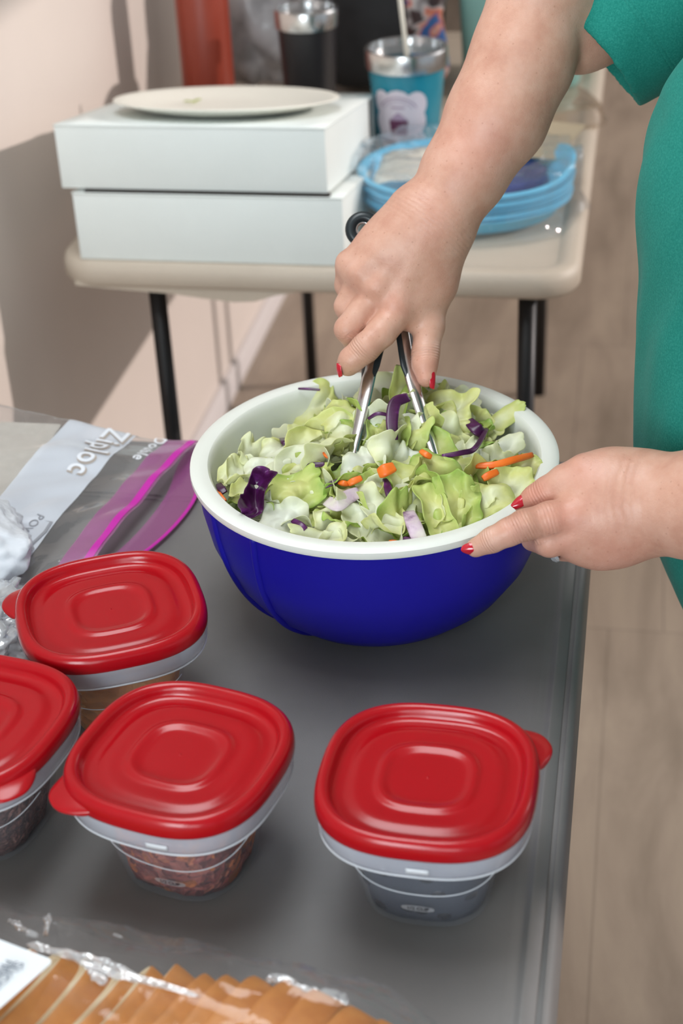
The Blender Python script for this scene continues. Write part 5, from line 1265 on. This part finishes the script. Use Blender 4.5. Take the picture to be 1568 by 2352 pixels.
# bright crinkled folds of the film
m_fold = film('film_fold', (1, 1, 1), 0.25, 0.30, 0.10, 60, 1.0, milkcol=(0.95, 0.96, 1.0))
def fold(pts_, w, seed, zs=None):
    sp = spline(pts_, 40); V_ = []
    for i, (p, t_, s_, u_) in enumerate(frames(sp)):
        k = math.sin(math.pi * i / 40) ** 0.5 * (0.65 + 0.7 * abs(noise.noise(Vector((i * 0.23 + seed, 0, 0)))))
        for j in range(7):
            q = (j / 6 - 0.5); V_.append(tuple(p + s_ * w * q * k + np.array([0, 0, 1]) * (0.0035 * math.sin(q * 9 + i * 0.3) * k) - BO))
    o = obj('film_crease', V_, grid_faces(41, 7), m_fold, bb); solid(o, 0.0002); return o
Z = TZ + 0.083
fold([atz(60, 2168, Z + .004), atz(150, 2190, Z + .006), atz(240, 2222, Z + .007), atz(330, 2250, Z + .007), atz(460, 2290, Z + .006)], 0.012, 1)
fold([atz(200, 2205, Z + .007), atz(225, 2235, Z + .006), atz(240, 2262, Z + .006)], 0.014, 2)
fold([atz(610, 2246, TZ + .055), atz(660, 2258, TZ + .058), atz(740, 2285, TZ + .055)], 0.010, 3)
fold([atz(18, 2112, TZ + .03), atz(40, 2125, TZ + .035), atz(68, 2143, TZ + .03)], 0.007, 4)
fold([atz(112, 2098, TZ + .05), atz(108, 2122, TZ + .045), atz(100, 2152, TZ + .035)], 0.010, 5)
fold([atz(740, 2286, TZ + .05), atz(800, 2312, TZ + .045), atz(850, 2342, TZ + .04)], 0.003, 6)
# white paper label on the bag
p0 = atz(124, 2207, TZ + 0.0925); p1 = atz(-90, 2130, TZ + 0.0915); p2 = atz(-130, 2430, TZ + 0.0925)
ex = (p1 - p0); ey = (p2 - p0)
def lab(u, v, off=0.0):
    p = p0 + ex * u + ey * v; return p + np.array([0, 0, off + 0.003 * math.sin(u * 2.4)]) - BO
cor = []
for cu, cv, a0 in ((0.06, 0.04, 180), (0.94, 0.04, 270), (0.94, 0.96, 0), (0.06, 0.96, 90)):
    for i in range(7):
        a = math.radians(a0 + 90 * i / 6); cor.append((cu + 0.06 * math.cos(a), cv + 0.04 * math.sin(a)))
V_ = [lab(u, v) for u, v in cor]; lb = obj('paper_label', V_, [tuple(range(len(V_)))], mat('label_paper', (0.80, 0.84, 0.88), 0.45), bb, smooth=False, label='white paper label'); solid(lb, 0.0005)
dU = ex / np.linalg.norm(ex); dV = ey / np.linalg.norm(ey)
def label_text(s, size, px, py, name):
    c = atz(px, py, TZ + 0.0955); tv, tf = text_mesh(s, size, 0.0001)
    x0 = min(q[0] for q in tv)
    return obj(name, [c + dV * (x - x0) + (-dU) * y * -1 * -1 - BO for x, y, _ in tv], tf, mat('label_ink_' + name, (0.16, 0.19, 0.24), 0.6), lb)
label_text('SLICED FRENCH BREAD', 0.0092, 46, 2210, 'label_print')
label_text('FRESH BAKED', 0.0080, 22, 2207, 'label_print_small')
bpy.context.view_layer.update()
